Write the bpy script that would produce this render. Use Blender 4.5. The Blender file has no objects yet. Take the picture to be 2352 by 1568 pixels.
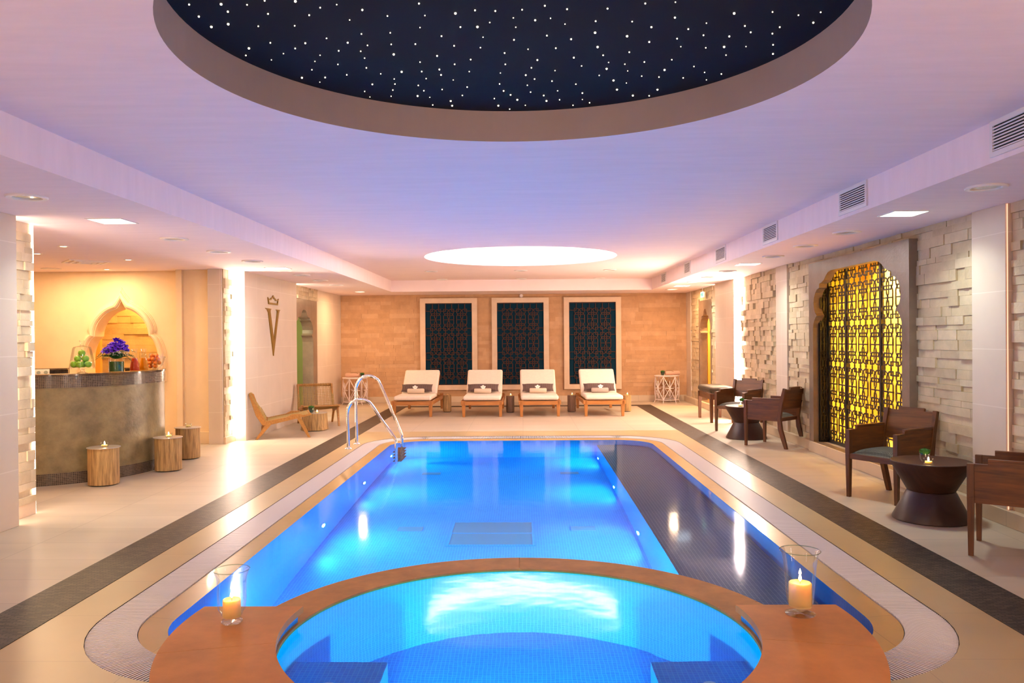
import bpy, bmesh, math, random
from mathutils import Vector, Matrix
PI=math.pi; sin=math.sin; cos=math.cos
SC=bpy.context.scene; COL=SC.collection

# ---------------- camera ----------------
F_PX=1841.75; YAW,PITCH,ROLL=-0.0129,-0.0045,-0.0075
cam=bpy.data.cameras.new('camera'); cam.sensor_width=36; cam.sensor_fit='HORIZONTAL'
cam.lens=F_PX/2352*36; cam.clip_start=.05; cam.clip_end=100
camo=bpy.data.objects.new('camera',cam); COL.objects.link(camo)
f0=Vector((sin(YAW),cos(YAW),0)); r0=Vector((cos(YAW),-sin(YAW),0)); u0=Vector((0,0,1))
fw=f0*cos(PITCH)+u0*sin(PITCH); up=u0*cos(PITCH)-f0*sin(PITCH)
rt=r0*cos(ROLL)+up*sin(ROLL); up=up*cos(ROLL)-r0*sin(ROLL)
camo.matrix_world=Matrix(((rt.x,up.x,-fw.x,0),(rt.y,up.y,-fw.y,0),(rt.z,up.z,-fw.z,1.5),(0,0,0,1)))
SC.camera=camo
# ---------------- world / exposure ----------------
w=bpy.data.worlds.new('world'); SC.world=w; w.use_nodes=True
w.node_tree.nodes['Background'].inputs[0].default_value=(.9,.6,.45,1); w.node_tree.nodes['Background'].inputs[1].default_value=0.0
vs=SC.view_settings; vs.view_transform='Standard'; vs.look='None'; vs.gamma=1; vs.use_curve_mapping=False
vs.exposure=0.16
cy=SC.cycles
cy.use_adaptive_sampling=True; cy.adaptive_threshold=.025; cy.max_bounces=8; cy.diffuse_bounces=5; cy.glossy_bounces=4; cy.transmission_bounces=6; cy.transparent_max_bounces=16
cy.sample_clamp_indirect=8; cy.caustics_reflective=False; cy.caustics_refractive=True; cy.blur_glossy=.5
cy.use_denoising=True
try: cy.denoiser='OPENIMAGEDENOISE'
except Exception: pass

ZL,ZH,ZS=2.523,2.768,2.964         # low ceiling, raised ceiling, star ceiling
LED=(1,.75,.58); COOL=(.90,1,.90); WARM=(1,.60,.30)
def light(kind,name,loc,energy,color,size=.2,rot=(0,0,0),shape='DISK',size_y=None,spread=None,spot=None,blend=.5,parent=None):
    L=bpy.data.lights.new(name,kind); L.energy=energy; L.color=color
    if kind=='AREA':
        L.shape=shape; L.size=size
        if size_y: L.size_y=size_y
        if spread: L.spread=spread
    elif kind=='SPOT':
        L.spot_size=spot or 1.2; L.spot_blend=blend; L.shadow_soft_size=size
    else: L.shadow_soft_size=size
    o=bpy.data.objects.new(name,L); o.location=loc; o.rotation_euler=rot; COL.objects.link(o)
    if parent: o.parent=parent
    return o
def aim(o,target):
    d=Vector(target)-Vector(o.location); o.rotation_euler=d.to_track_quat('-Z','Y').to_euler()
# underwater lamps: pairs in the long walls, two in the spa (fixtures are built further down)
POOL_E,SPA_E=34,42
for y in (7.5,9.45,11.4):
    light('AREA','pool_lamp_left',(-1.878,y,-.95),POOL_E,(.02,.74,.88),.09,(0,-PI/2,0))
    light('AREA','pool_lamp_right',(1.062,y,-1.22),POOL_E*.8,(.02,.74,.88),.09,(0,PI/2,0))
for x,y,tx,ty,e in ((-1.22,4.88,-1.75,6.1,.7),(-.35,5.52,-.2,8.0,1.0),(.55,5.42,.5,8.0,.7)):   # lamps in the drum of the whirlpool
    aim(light('AREA','pool_lamp_drum',(x,y,-.7),POOL_E*e,(.02,.90,.88),.12),(tx,ty,-1.1))
for x,tx in ((.62,-.85),(-.68,.8)):
    aim(light('AREA','spa_lamp',(x,3.05,-.62),SPA_E,(.04,1,.85),.14),(tx,5.0,-.75))
# bright square downlights, round warm ones at the corners of the far wall
for x,ys in ((-3.49,(6.8,11.45)),(3.22,(6.8,11.45,16.2))):
    for y in ys: light('AREA','downlight_square',(x,y,ZL-.012),12,COOL,.25,shape='SQUARE',spread=2.3)
for x,y in ((-3.47,17.25),(3.23,17.3)): light('AREA','downlight_round',(x,y,ZL-.02),36,WARM,.16)
# bar room and side room lamps
for x,y in ((-4.93,8.57),(-5.64,9.27),(-4.96,10.05),(-5.92,11.2),(-6.63,11.0),(-6.3,8.4)): light('AREA','bar_downlight',(x,y,ZL-.012),17,(1,.66,.34),.09)

# ---------------- helpers ----------------
def tag(o,label=None,cat=None,group=None,kind=None):
    if label: o['label']=label
    if cat: o['category']=cat
    if group: o['group']=group
    if kind: o['kind']=kind
    return o
def thing(name,label,cat,loc=(0,0,0),rz=0,group=None):
    o=bpy.data.objects.new(name,None); o.empty_display_size=.1; COL.objects.link(o); o.location=loc; o.rotation_euler=(0,0,rz)
    return tag(o,label,cat,group)
def dup(r,loc=None,rz=None,label=None,group=None):
    c=r.copy(); COL.objects.link(c)
    if loc is not None: c.location=loc
    if rz is not None: c.rotation_euler=(0,0,rz)
    if label: c['label']=label
    if group: c['group']=group
    def kids(a,b):
        for ch in list(a.children):
            k=ch.copy(); COL.objects.link(k); k.parent=b; kids(ch,k)
    kids(r,c); return c
class MB:
    def __init__(s): s.v=[]; s.f=[]; s.uv=[]; s.m=[]; s.mi=0
    def add(s,vs,fs,uvs=None,M=None):
        b=len(s.v); s.v+=[tuple(M@Vector(p)) if M else tuple(p) for p in vs]
        for i,f in enumerate(fs): s.f.append([b+k for k in f]); s.uv.append(uvs[i] if uvs else None); s.m.append(s.mi)
        return s
    def box(s,x0,x1,y0,y1,z0,z1,M=None):
        v=[(x0,y0,z0),(x1,y0,z0),(x1,y1,z0),(x0,y1,z0),(x0,y0,z1),(x1,y0,z1),(x1,y1,z1),(x0,y1,z1)]
        return s.add(v,[(0,3,2,1),(4,5,6,7),(0,1,5,4),(1,2,6,5),(2,3,7,6),(3,0,4,7)],M=M)
    def taper(s,c0,s0,c1,s1,M=None):      # bar from rect s0 at c0 to rect s1 at c1 (vertical-ish)
        v=[(c0[0]+a*s0[0]/2,c0[1]+b*s0[1]/2,c0[2]) for a,b in ((-1,-1),(1,-1),(1,1),(-1,1))]+[(c1[0]+a*s1[0]/2,c1[1]+b*s1[1]/2,c1[2]) for a,b in ((-1,-1),(1,-1),(1,1),(-1,1))]
        return s.add(v,[(0,3,2,1),(4,5,6,7),(0,1,5,4),(1,2,6,5),(2,3,7,6),(3,0,4,7)],M=M)
    def prism(s,pts,t0,t1,ax='Z',M=None):
        def P(a,b,t): return {'Z':(a,b,t),'X':(t,a,b),'Y':(a,t,b)}[ax]
        n=len(pts); v=[P(a,b,t0) for a,b in pts]+[P(a,b,t1) for a,b in pts]
        area=sum(pts[i][0]*pts[(i+1)%n][1]-pts[(i+1)%n][0]*pts[i][1] for i in range(n))
        if ax=='Y': area=-area
        if t1<t0: area=-area
        top=list(range(n,2*n)); bot=list(range(n))[::-1]; side=[(i,(i+1)%n,n+(i+1)%n,n+i) for i in range(n)]
        fs=[top,bot]+side
        if area<0: fs=[list(f)[::-1] for f in fs]
        return s.add(v,fs,M=M)
    def lathe(s,prof,n=32,c=(0,0,0),M=None):
        vs=[];fs=[];m=len(prof)
        for i in range(n):
            a=2*PI*i/n
            for r,z in prof: vs.append((c[0]+r*cos(a),c[1]+r*sin(a),c[2]+z))
        for i in range(n):
            j=(i+1)%n
            for k in range(m-1): fs.append((i*m+k,j*m+k,j*m+k+1,i*m+k+1))
        if prof[0][0]<1e-6: pass
        return s.add(vs,fs,M=M)
    def tube(s,pts,r,n=8,closed=False,caps=True,M=None,flat=None):
        P=[Vector(p) for p in pts]; m=len(P); vs=[];fs=[]; prev=None
        for i in range(m):
            a=P[i-1] if (i>0 or closed) else P[i]; b=P[(i+1)%m] if (i<m-1 or closed) else P[i]
            t=(b-a).normalized() if (b-a).length>1e-9 else Vector((0,0,1))
            if prev is None:
                q=Vector((0,0,1)) if abs(t.z)<.9 else Vector((1,0,0)); u=t.cross(q).normalized()
            else: u=(prev-t*prev.dot(t)).normalized()
            prev=u; w_=t.cross(u); rr=r[i] if isinstance(r,(list,tuple)) else r
            for k in range(n):
                an=2*PI*k/n; vs.append(P[i]+(u*cos(an)+w_*sin(an))*rr)
        segs=m if closed else m-1
        for i in range(segs):
            j=(i+1)%m
            for k in range(n): fs.append((i*n+k,i*n+(k+1)%n,j*n+(k+1)%n,j*n+k))
        if caps and not closed: fs.append(list(range(n))[::-1]); fs.append([(m-1)*n+k for k in range(n)])
        return s.add(vs,fs,M=M)
    def ball(s,c,rx,ry=None,rz=None,n=12,m=8,M=None):
        ry=ry or rx; rz=rz or rx; vs=[(c[0],c[1],c[2]-rz)]
        for i in range(1,m):
            t=PI*i/m
            for k in range(n): vs.append((c[0]+rx*sin(t)*cos(2*PI*k/n),c[1]+ry*sin(t)*sin(2*PI*k/n),c[2]-rz*cos(t)))
        vs.append((c[0],c[1],c[2]+rz)); fs=[(0,1+(k+1)%n,1+k) for k in range(n)]
        for i in range(m-2):
            for k in range(n): a=1+i*n; fs.append((a+k,a+(k+1)%n,a+n+(k+1)%n,a+n+k))
        a=1+(m-2)*n; L=len(vs)-1; fs+=[(a+k,a+(k+1)%n,L) for k in range(n)]
        return s.add(vs,fs,M=M)
    def wall(s,loop,z0,z1,closed=True,flip=False):   # vertical strip along a loop, uv in metres
        n=len(loop); u=0
        for i in range(n if closed else n-1):
            a=loop[i]; b=loop[(i+1)%n]; d=math.dist(a,b)
            vs=[(a[0],a[1],z0),(b[0],b[1],z0),(b[0],b[1],z1),(a[0],a[1],z1)]
            uv=[(u,z0),(u+d,z0),(u+d,z1),(u,z1)]; f=[0,1,2,3]
            if flip: f=f[::-1]; uv=uv[::-1]
            s.add(vs,[f],[uv]); u+=d
        return s
    def build(s,name,mat,parent=None,smooth=False,bevel=0,bseg=2,sub=0,loc=None,angle=40):
        me=bpy.data.meshes.new(name); me.from_pydata(s.v,[],s.f)
        ms=mat if isinstance(mat,(list,tuple)) else [mat]
        for m_ in ms: me.materials.append(m_)
        uvl=me.uv_layers.new(name='uv')
        for p in me.polygons:
            p.material_index=min(s.m[p.index],len(ms)-1)
            su=s.uv[p.index]; nn=p.normal; ax=max(range(3),key=lambda i:abs(nn[i]))
            for k,li in enumerate(p.loop_indices):
                if su: uvl.data[li].uv=su[k]
                else:
                    c=me.vertices[me.loops[li].vertex_index].co
                    uvl.data[li].uv=(c.x,c.y) if ax==2 else ((c.y,c.z) if ax==0 else (c.x,c.z))
        if smooth:
            me.polygons.foreach_set('use_smooth',[True]*len(me.polygons))
        me.validate(); me.update()
        o=bpy.data.objects.new(name,me); COL.objects.link(o)
        if loc: o.location=loc
        if parent: o.parent=parent
        if smooth:
            try: me.set_sharp_from_angle(angle=math.radians(angle))
            except Exception: pass
        if bevel:
            b=o.modifiers.new('bevel','BEVEL'); b.width=bevel; b.segments=bseg; b.limit_method='ANGLE'; b.angle_limit=math.radians(35)
        if sub:
            b=o.modifiers.new('sub','SUBSURF'); b.levels=sub; b.render_levels=sub
        return o
def fill_faces(loops):
    """triangulate an outer loop with holes -> verts2d, tris"""
    bm=bmesh.new(); edges=[]
    for L in loops:
        vs=[bm.verts.new((x,y,0)) for x,y in L]
        for i in range(len(vs)): edges.append(bm.edges.new((vs[i],vs[(i+1)%len(vs)])))
    bmesh.ops.triangle_fill(bm,use_beauty=True,use_dissolve=False,edges=edges)
    bm.verts.index_update(); v=[(p.co.x,p.co.y) for p in bm.verts]; t=[]
    for f in bm.faces:
        ids=[q.index for q in f.verts]
        a,b,c=[v[i] for i in ids]
        if (b[0]-a[0])*(c[1]-a[1])-(b[1]-a[1])*(c[0]-a[0])<0: ids=ids[::-1]
        t.append(ids)
    bm.free(); return v,t
def plate(mb,loops,t0,t1,ax='Z',sides=True):
    """flat slab with holes between t0 and t1 along ax"""
    v,t=fill_faces(loops)
    P=lambda a,b,q:{'Z':(a,b,q),'X':(q,a,b),'Y':(a,q,b)}[ax]
    fl=(ax=='Y')
    if t1 is not None:
        hi=max(t0,t1);lo=min(t0,t1)
        mb.add([P(a,b,hi) for a,b in v],[f if not fl else f[::-1] for f in t])
        mb.add([P(a,b,lo) for a,b in v],[f[::-1] if not fl else f for f in t])
        if sides:
            for L in loops:
                n=len(L); area=sum(L[i][0]*L[(i+1)%n][1]-L[(i+1)%n][0]*L[i][1] for i in range(n))
                for i in range(n):
                    a=L[i];b=L[(i+1)%n]; mb.add([P(*a,lo),P(*b,lo),P(*b,hi),P(*a,hi)],[(0,1,2,3)])
    else: mb.add([P(a,b,t0) for a,b in v],[f if not fl else f[::-1] for f in t])
    return mb
def circle(cx,cy_,r,n=96,a0=0,a1=2*PI,end=False):
    m=n+1 if end else n
    return [(cx+r*cos(a0+(a1-a0)*i/n),cy_+r*sin(a0+(a1-a0)*i/n)) for i in range(m)]
def rrect(x0,x1,y0,y1,r,n=12):
    L=[]
    for cx,cy_,a in ((x1-r,y0+r,-PI/2),(x1-r,y1-r,0),(x0+r,y1-r,PI/2),(x0+r,y0+r,PI)):
        L+=[(cx+r*cos(a+PI/2*i/n),cy_+r*sin(a+PI/2*i/n)) for i in range(n+1)]
    return L
# ---------------- materials ----------------
def mat(name,col,rough=.6,metal=0,noise=0,nscale=6,bump=0,bscale=60,coat=0,spec=.5,sss=0,stretch=None,coords='Object',col2=None,trans=0,sheen=0):
    m=bpy.data.materials.new(name); m.use_nodes=True; nt=m.node_tree; b=nt.nodes['Principled BSDF']
    b.inputs['Base Color'].default_value=(*col,1); b.inputs['Roughness'].default_value=rough; b.inputs['Metallic'].default_value=metal
    b.inputs['Specular IOR Level'].default_value=spec; b.inputs['Coat Weight'].default_value=coat; b.inputs['Coat Roughness'].default_value=.05
    if sss: b.inputs['Subsurface Weight'].default_value=sss; b.inputs['Subsurface Radius'].default_value=(.10,.06,.03); b.inputs['Subsurface Scale'].default_value=1
    if trans: b.inputs['Transmission Weight'].default_value=trans
    if sheen: b.inputs['Sheen Weight'].default_value=sheen
    tc=nt.nodes.new('ShaderNodeTexCoord'); mp=nt.nodes.new('ShaderNodeMapping'); nt.links.new(tc.outputs[coords],mp.inputs[0])
    if stretch: mp.inputs['Scale'].default_value=stretch
    if noise or col2:
        n=nt.nodes.new('ShaderNodeTexNoise'); n.inputs['Scale'].default_value=nscale; n.inputs['Detail'].default_value=6; n.inputs['Roughness'].default_value=.6
        nt.links.new(mp.outputs[0],n.inputs[0]); cr=nt.nodes.new('ShaderNodeValToRGB'); nt.links.new(n.outputs[0],cr.inputs[0])
        c2=col2 or tuple(c*(1-noise) for c in col); c1=col if col2 else tuple(min(1,c*(1+noise*.5)) for c in col)
        cr.color_ramp.elements[0].color=(*c2,1); cr.color_ramp.elements[1].color=(*c1,1); cr.color_ramp.elements[0].position=.3; cr.color_ramp.elements[1].position=.7
        nt.links.new(cr.outputs[0],b.inputs['Base Color'])
    if bump:
        n=nt.nodes.new('ShaderNodeTexNoise'); n.inputs['Scale'].default_value=bscale; n.inputs['Detail'].default_value=4
        nt.links.new(mp.outputs[0],n.inputs[0]); bp=nt.nodes.new('ShaderNodeBump'); bp.inputs['Strength'].default_value=bump; bp.inputs['Distance'].default_value=.01
        nt.links.new(n.outputs[0],bp.inputs['Height']); nt.links.new(bp.outputs[0],b.inputs['Normal'])
    return m
def emit(name,col,s):
    m=bpy.data.materials.new(name); m.use_nodes=True; nt=m.node_tree; nt.nodes.remove(nt.nodes['Principled BSDF'])
    e=nt.nodes.new('ShaderNodeEmission'); e.inputs[0].default_value=(*col,1); e.inputs[1].default_value=s
    nt.links.new(e.outputs[0],nt.nodes['Material Output'].inputs[0]); return m
def tiles(name,c1,c2,joint,tw,th,mort=.003,rough=.4,bump=.4,noise=.25,coat=0,nscale=3,coords='UV',offset=0,gloss_var=False,bias=0,rot=0,stretch=(1,1,1)):
    """procedural tiling in metres"""
    m=mat(name,c1,rough,coat=coat); nt=m.node_tree; b=nt.nodes['Principled BSDF']
    tc=nt.nodes.new('ShaderNodeTexCoord'); mp=nt.nodes.new('ShaderNodeMapping'); mp.inputs['Rotation'].default_value=(0,0,rot)
    nt.links.new(tc.outputs[coords],mp.inputs[0])
    br=nt.nodes.new('ShaderNodeTexBrick'); br.offset=offset; br.squash=1; br.inputs['Scale'].default_value=1
    br.inputs['Brick Width'].default_value=tw; br.inputs['Row Height'].default_value=th; br.inputs['Mortar Size'].default_value=mort; br.inputs['Mortar Smooth'].default_value=.1
    br.inputs['Color1'].default_value=(*c1,1); br.inputs['Color2'].default_value=(*c2,1); br.inputs['Mortar'].default_value=(*joint,1); br.inputs['Bias'].default_value=bias
    nt.links.new(mp.outputs[0],br.inputs[0])
    n=nt.nodes.new('ShaderNodeTexNoise'); n.inputs['Scale'].default_value=nscale; n.inputs['Detail'].default_value=6
    mp2=nt.nodes.new('ShaderNodeMapping'); mp2.inputs['Scale'].default_value=stretch; nt.links.new(tc.outputs['Object'],mp2.inputs[0]); nt.links.new(mp2.outputs[0],n.inputs[0])
    mr=nt.nodes.new('ShaderNodeMapRange'); mr.inputs[3].default_value=1-noise; mr.inputs[4].default_value=1+noise*.6; nt.links.new(n.outputs[0],mr.inputs[0])
    mx=nt.nodes.new('ShaderNodeMix'); mx.data_type='RGBA'; mx.blend_type='MULTIPLY'; mx.inputs[0].default_value=1
    nt.links.new(br.outputs[0],mx.inputs[6]); nt.links.new(mr.outputs[0],mx.inputs[7]); nt.links.new(mx.outputs[2],b.inputs['Base Color'])
    if bump:
        bp=nt.nodes.new('ShaderNodeBump'); bp.invert=True; bp.inputs['Strength'].default_value=bump; bp.inputs['Distance'].default_value=.003
        nt.links.new(br.outputs[1],bp.inputs['Height']); nt.links.new(bp.outputs[0],b.inputs['Normal'])
    return m
def glass(name,tint=(.97,.99,.98),ior=1.5):
    m=bpy.data.materials.new(name); m.use_nodes=True; nt=m.node_tree; nt.nodes.remove(nt.nodes['Principled BSDF'])
    t=nt.nodes.new('ShaderNodeBsdfTransparent'); t.inputs[0].default_value=(*tint,1); g=nt.nodes.new('ShaderNodeBsdfGlossy'); g.inputs['Roughness'].default_value=.02
    lw=nt.nodes.new('ShaderNodeLayerWeight'); lw.inputs[0].default_value=.22; cr=nt.nodes.new('ShaderNodeMapRange'); cr.inputs[3].default_value=.04; cr.inputs[4].default_value=.5
    mx=nt.nodes.new('ShaderNodeMixShader'); nt.links.new(lw.outputs['Fresnel'],cr.inputs[0]); nt.links.new(cr.outputs[0],mx.inputs[0])
    nt.links.new(t.outputs[0],mx.inputs[1]); nt.links.new(g.outputs[0],mx.inputs[2]); nt.links.new(mx.outputs[0],nt.nodes['Material Output'].inputs[0]); return m
def water(name,bs,bump,rough):
    m=bpy.data.materials.new(name); m.use_nodes=True; nt=m.node_tree; nt.nodes.remove(nt.nodes['Principled BSDF'])
    rf=nt.nodes.new('ShaderNodeBsdfRefraction'); rf.inputs['IOR'].default_value=1.33; rf.inputs['Roughness'].default_value=0; rf.inputs[0].default_value=(.93,.98,1,1)
    g=nt.nodes.new('ShaderNodeBsdfGlossy'); g.inputs['Roughness'].default_value=rough; g.inputs[0].default_value=(.38,.43,.52,1)
    fr=nt.nodes.new('ShaderNodeFresnel'); fr.inputs[0].default_value=1.33; mx=nt.nodes.new('ShaderNodeMixShader')
    tc=nt.nodes.new('ShaderNodeTexCoord'); n=nt.nodes.new('ShaderNodeTexNoise'); n.inputs['Scale'].default_value=bs; n.inputs['Detail'].default_value=3
    nt.links.new(tc.outputs['Object'],n.inputs[0]); bp=nt.nodes.new('ShaderNodeBump'); bp.inputs['Strength'].default_value=bump; bp.inputs['Distance'].default_value=.02
    nt.links.new(n.outputs[0],bp.inputs['Height'])
    for q in (rf,g,fr): nt.links.new(bp.outputs[0],q.inputs['Normal'])
    nt.links.new(fr.outputs[0],mx.inputs[0]); nt.links.new(rf.outputs[0],mx.inputs[1]); nt.links.new(g.outputs[0],mx.inputs[2]); nt.links.new(mx.outputs[0],nt.nodes['Material Output'].inputs[0]); return m
def wood(name,c1,c2,rough=.35,scale=1.0,axis='X',coat=0):
    st={'X':(2,26,26),'Y':(26,2,26),'Z':(26,26,2)}[axis]
    return mat(name,c1,rough,col2=c2,nscale=1.6*scale,stretch=st,bump=.08,bscale=2.5,coat=coat)
M={}
M['ceiling']=mat('ceiling_plaster',(.92,.77,.77),.85,noise=.04,nscale=2,bump=.04,bscale=30,stretch=(1,6,1))
M['recess']=mat('taupe_recess_paint',(.42,.33,.31),.85,noise=.05,nscale=3)
M['star_panel']=mat('star_panel',(.003,.004,.013),.8,noise=.3,nscale=1.2,spec=.2)
M['plain_stone']=tiles('plain_stone',(.66,.55,.45),(.64,.53,.43),(.74,.64,.54),.62,.46,.004,.5,.2,.1)
M['trim_stone']=mat('trim_stone',(.70,.52,.36),.5,noise=.12,nscale=4)
M['base_stone']=tiles('base_stone',(.62,.48,.33),(.58,.45,.31),(.45,.34,.24),.9,3,.003,.45,.2,.15)
M['split_stone']=mat('split_stone',(.56,.44,.285),.75,noise=.16,nscale=7,bump=.25,bscale=45)
M['split_stone_2']=mat('split_stone_2',(.50,.385,.25),.75,noise=.16,nscale=7,bump=.25,bscale=45)
M['split_stone_3']=mat('split_stone_3',(.61,.485,.33),.75,noise=.16,nscale=7,bump=.25,bscale=45)
M['sand_stone']=mat('sand_stone',(.53,.31,.16),.75,noise=.14,nscale=6,bump=.2,bscale=50)
M['sand_stone_2']=mat('sand_stone_2',(.50,.29,.145),.75,noise=.14,nscale=6,bump=.2,bscale=50)
M['sand_stone_3']=mat('sand_stone_3',(.57,.345,.19),.75,noise=.14,nscale=6,bump=.2,bscale=50)
M['taupe']=mat('taupe_plaster',(.25,.175,.125),.32,col2=(.17,.115,.08),nscale=5,bump=.15,bscale=40)
M['peach']=mat('peach_plaster',(.84,.66,.44),.6,noise=.1,nscale=1.6)
M['floor']=tiles('limestone_floor',(.56,.455,.34),(.515,.42,.31),(.38,.30,.22),.9,.455,.003,.40,.25,.18,nscale=1.5,stretch=(.5,3,1))
M['border']=tiles('border_stone',(.52,.38,.19),(.49,.35,.175),(.40,.28,.15),.9,.62,.0025,.32,.2,.22,nscale=1.6)  # yellow cast of the light on this band is put into the stone colour
M['ledge']=tiles('wet_ledge_stone',(.58,.36,.12),(.54,.33,.11),(.40,.25,.09),.9,.62,.0025,.3,.1,.2,coat=.3)
M['mosaic']=tiles('brown_mosaic',(.14,.095,.075),(.022,.015,.013),(.012,.008,.007),.055,.017,.0035,.42,.6,.8,nscale=30,offset=.5)
M['mosaic'].node_tree.nodes['Principled BSDF'].inputs['Specular IOR Level'].default_value=.2
M['counter_mosaic']=tiles('counter_mosaic',(.09,.065,.05),(.035,.025,.02),(.27,.20,.14),.0175,.0175,.0022,.2,.6,.6,nscale=30)
M['pool_tile']=tiles('blue_pool_mosaic',(.006,.29,.85),(.005,.24,.78),(.06,.50,.92),.025,.025,.0018,.35,.2,.1,nscale=12)
M['spa_tile']=tiles('blue_spa_mosaic',(.008,.42,.85),(.006,.37,.78),(.10,.62,.92),.025,.025,.0018,.35,.2,.1,nscale=12)
M['pool_floor']=tiles('blue_pool_floor',(.006,.29,.85),(.005,.24,.78),(.05,.46,.90),.025,.025,.0018,.35,.2,.1,nscale=12)
M['shelf_tile']=tiles('shelf_mosaic',(.12,.24,.36),(.10,.21,.33),(.30,.44,.55),.03,.03,.0025,.35,.2,.1,nscale=12)
M['orange_stone']=mat('orange_stone',(.64,.24,.055),.5,spec=.15,noise=.25,nscale=3,bump=.05,bscale=160)
M['wet_orange']=mat('wet_orange_stone',(.58,.26,.07),.6,noise=.25,nscale=5,coat=.0,spec=.2)
M['slab_edge']=M['orange_stone']
M['grate']=mat('white_grating',(.78,.74,.76),.4)
M['channel']=mat('dark_channel',(.05,.04,.035),.6)
M['bronze']=mat('bronze_lattice',(.05,.022,.016),.5,spec=.2)
M['dark_bronze']=mat('dark_bronze_lattice',(.02,.012,.008),.45)
M['lattice_back']=mat('dark_teal_panel',(.004,.028,.052),.8,spec=.1)
M['black_metal']=mat('black_metal',(.012,.010,.008),.4)
M['yellow_wall']=mat('yellow_wall',(.80,.55,.12),.6)
M['gold']=mat('dull_gold',(.30,.17,.03),.4,metal=.3)
M['chrome']=mat('chrome',(.85,.85,.85),.08,metal=1)
M['clear_glass']=glass('clear_glass')
M['teak']=wood('teak',(.50,.20,.045),(.30,.11,.025),.4,axis='X')
M['teak_y']=wood('teak_y',(.50,.20,.045),(.30,.11,.025),.4,axis='Y')
M['teak_z']=wood('teak_z',(.50,.20,.045),(.32,.12,.028),.4,axis='Z')
M['dark_wood']=wood('dark_wood',(.185,.058,.010),(.060,.017,.004),.42,axis='Y')
M['dark_wood_x']=wood('dark_wood_x',(.21,.072,.013),(.060,.017,.004),.4,axis='X',scale=.6)
M['dark_wood_z']=wood('dark_wood_z',(.155,.048,.009),(.060,.017,.004),.4,axis='Z')
M['table_wood']=mat('table_wood',(.065,.020,.009),.5,spec=.25,col2=(.035,.010,.005),nscale=2,stretch=(2,14,2))
M['drum_wood']=mat('drum_wood',(.038,.010,.008),.4,col2=(.025,.007,.006),nscale=6)
M['rattan']=wood('rattan',(.50,.24,.055),(.32,.13,.025),.5,axis='X')
M['rope']=mat('seagrass_rope',(.42,.27,.09),.8,noise=.3,nscale=60)
M['log']=wood('log_bark',(.62,.38,.15),(.20,.11,.04),.7,axis='Z',scale=1.2)
M['log_grey']=wood('log_bark_grey',(.24,.13,.075),(.11,.055,.03),.7,axis='Z',scale=1.2)
M['steel_disc']=mat('brushed_steel',(.60,.56,.50),.3,metal=.6)
M['cushion']=mat('cream_cushion',(.80,.68,.56),.85,noise=.06,nscale=20,bump=.1,bscale=200)
M['towel']=mat('beige_towel',(.66,.52,.38),.95,bump=.5,bscale=220)
M['towel_grey']=mat('grey_towel',(.42,.34,.28),.95,bump=.5,bscale=220)
M['pink_towel']=mat('pink_towel',(.62,.38,.27),.95,bump=.5,bscale=220)
M['orchid']=mat('white_orchid',(.9,.86,.82),.6)
M['yellow']=mat('flower_yellow',(.8,.5,.05),.6)
M['white_metal']=mat('white_lacquer',(.82,.70,.66),.35)
M['ring']=mat('white_ring',(.80,.74,.72),.4)
M['reflector']=mat('pale_reflector',(.55,.60,.50),.15,metal=.5)
M['vent_dark']=mat('vent_dark',(.015,.012,.015),.8)
M['wax']=mat('candle_wax',(.95,.60,.25),.5,sss=.7)
M['dark_glass']=mat('dark_green_glass',(.004,.03,.010),.1,coat=1)
M['moss']=mat('moss',(.03,.14,.012),.9,noise=.5,nscale=80,bump=.8,bscale=150)
M['fern']=mat('fern_green',(.02,.11,.015),.6,noise=.4,nscale=30)
M['leaf_dark']=mat('rolled_leaf_green',(.02,.10,.018),.3,noise=.4,nscale=30)
M['purple']=mat('purple_petal',(.13,.02,.75),.6,noise=.4,nscale=30)
M['flower_core']=mat('flower_core',(.01,.005,.03),.8)
M['apple']=mat('green_apple',(.25,.55,.02),.3,noise=.25,nscale=14,coat=.3)
M['stem']=mat('stem_brown',(.10,.06,.02),.7)
M['orange']=mat('orange_peel',(.85,.22,.01),.45,bump=.3,bscale=160)
M['juice_red']=mat('red_juice',(.80,.07,.01),.5,spec=.1)
M['juice_orange']=mat('orange_juice',(.95,.30,.0),.5,spec=.1)
M['marble']=mat('dark_marble',(.05,.028,.016),.12,col2=(.16,.10,.06),nscale=9)
M['counter']=mat('counter_plaster',(.33,.25,.12),.35,col2=(.15,.11,.045),nscale=5,bump=.25,bscale=30)
M['socket']=mat('white_plastic',(.8,.76,.68),.4)
M['treads']=mat('brown_tread',(.16,.05,.02),.5)
M['drain']=mat('drain_grille',(.16,.24,.42),.4)
M['niche_light']=mat('warm_niche_wall',(.80,.52,.14),.7)
M['green_wall']=mat('olive_wall',(.34,.36,.12),.7)
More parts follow.
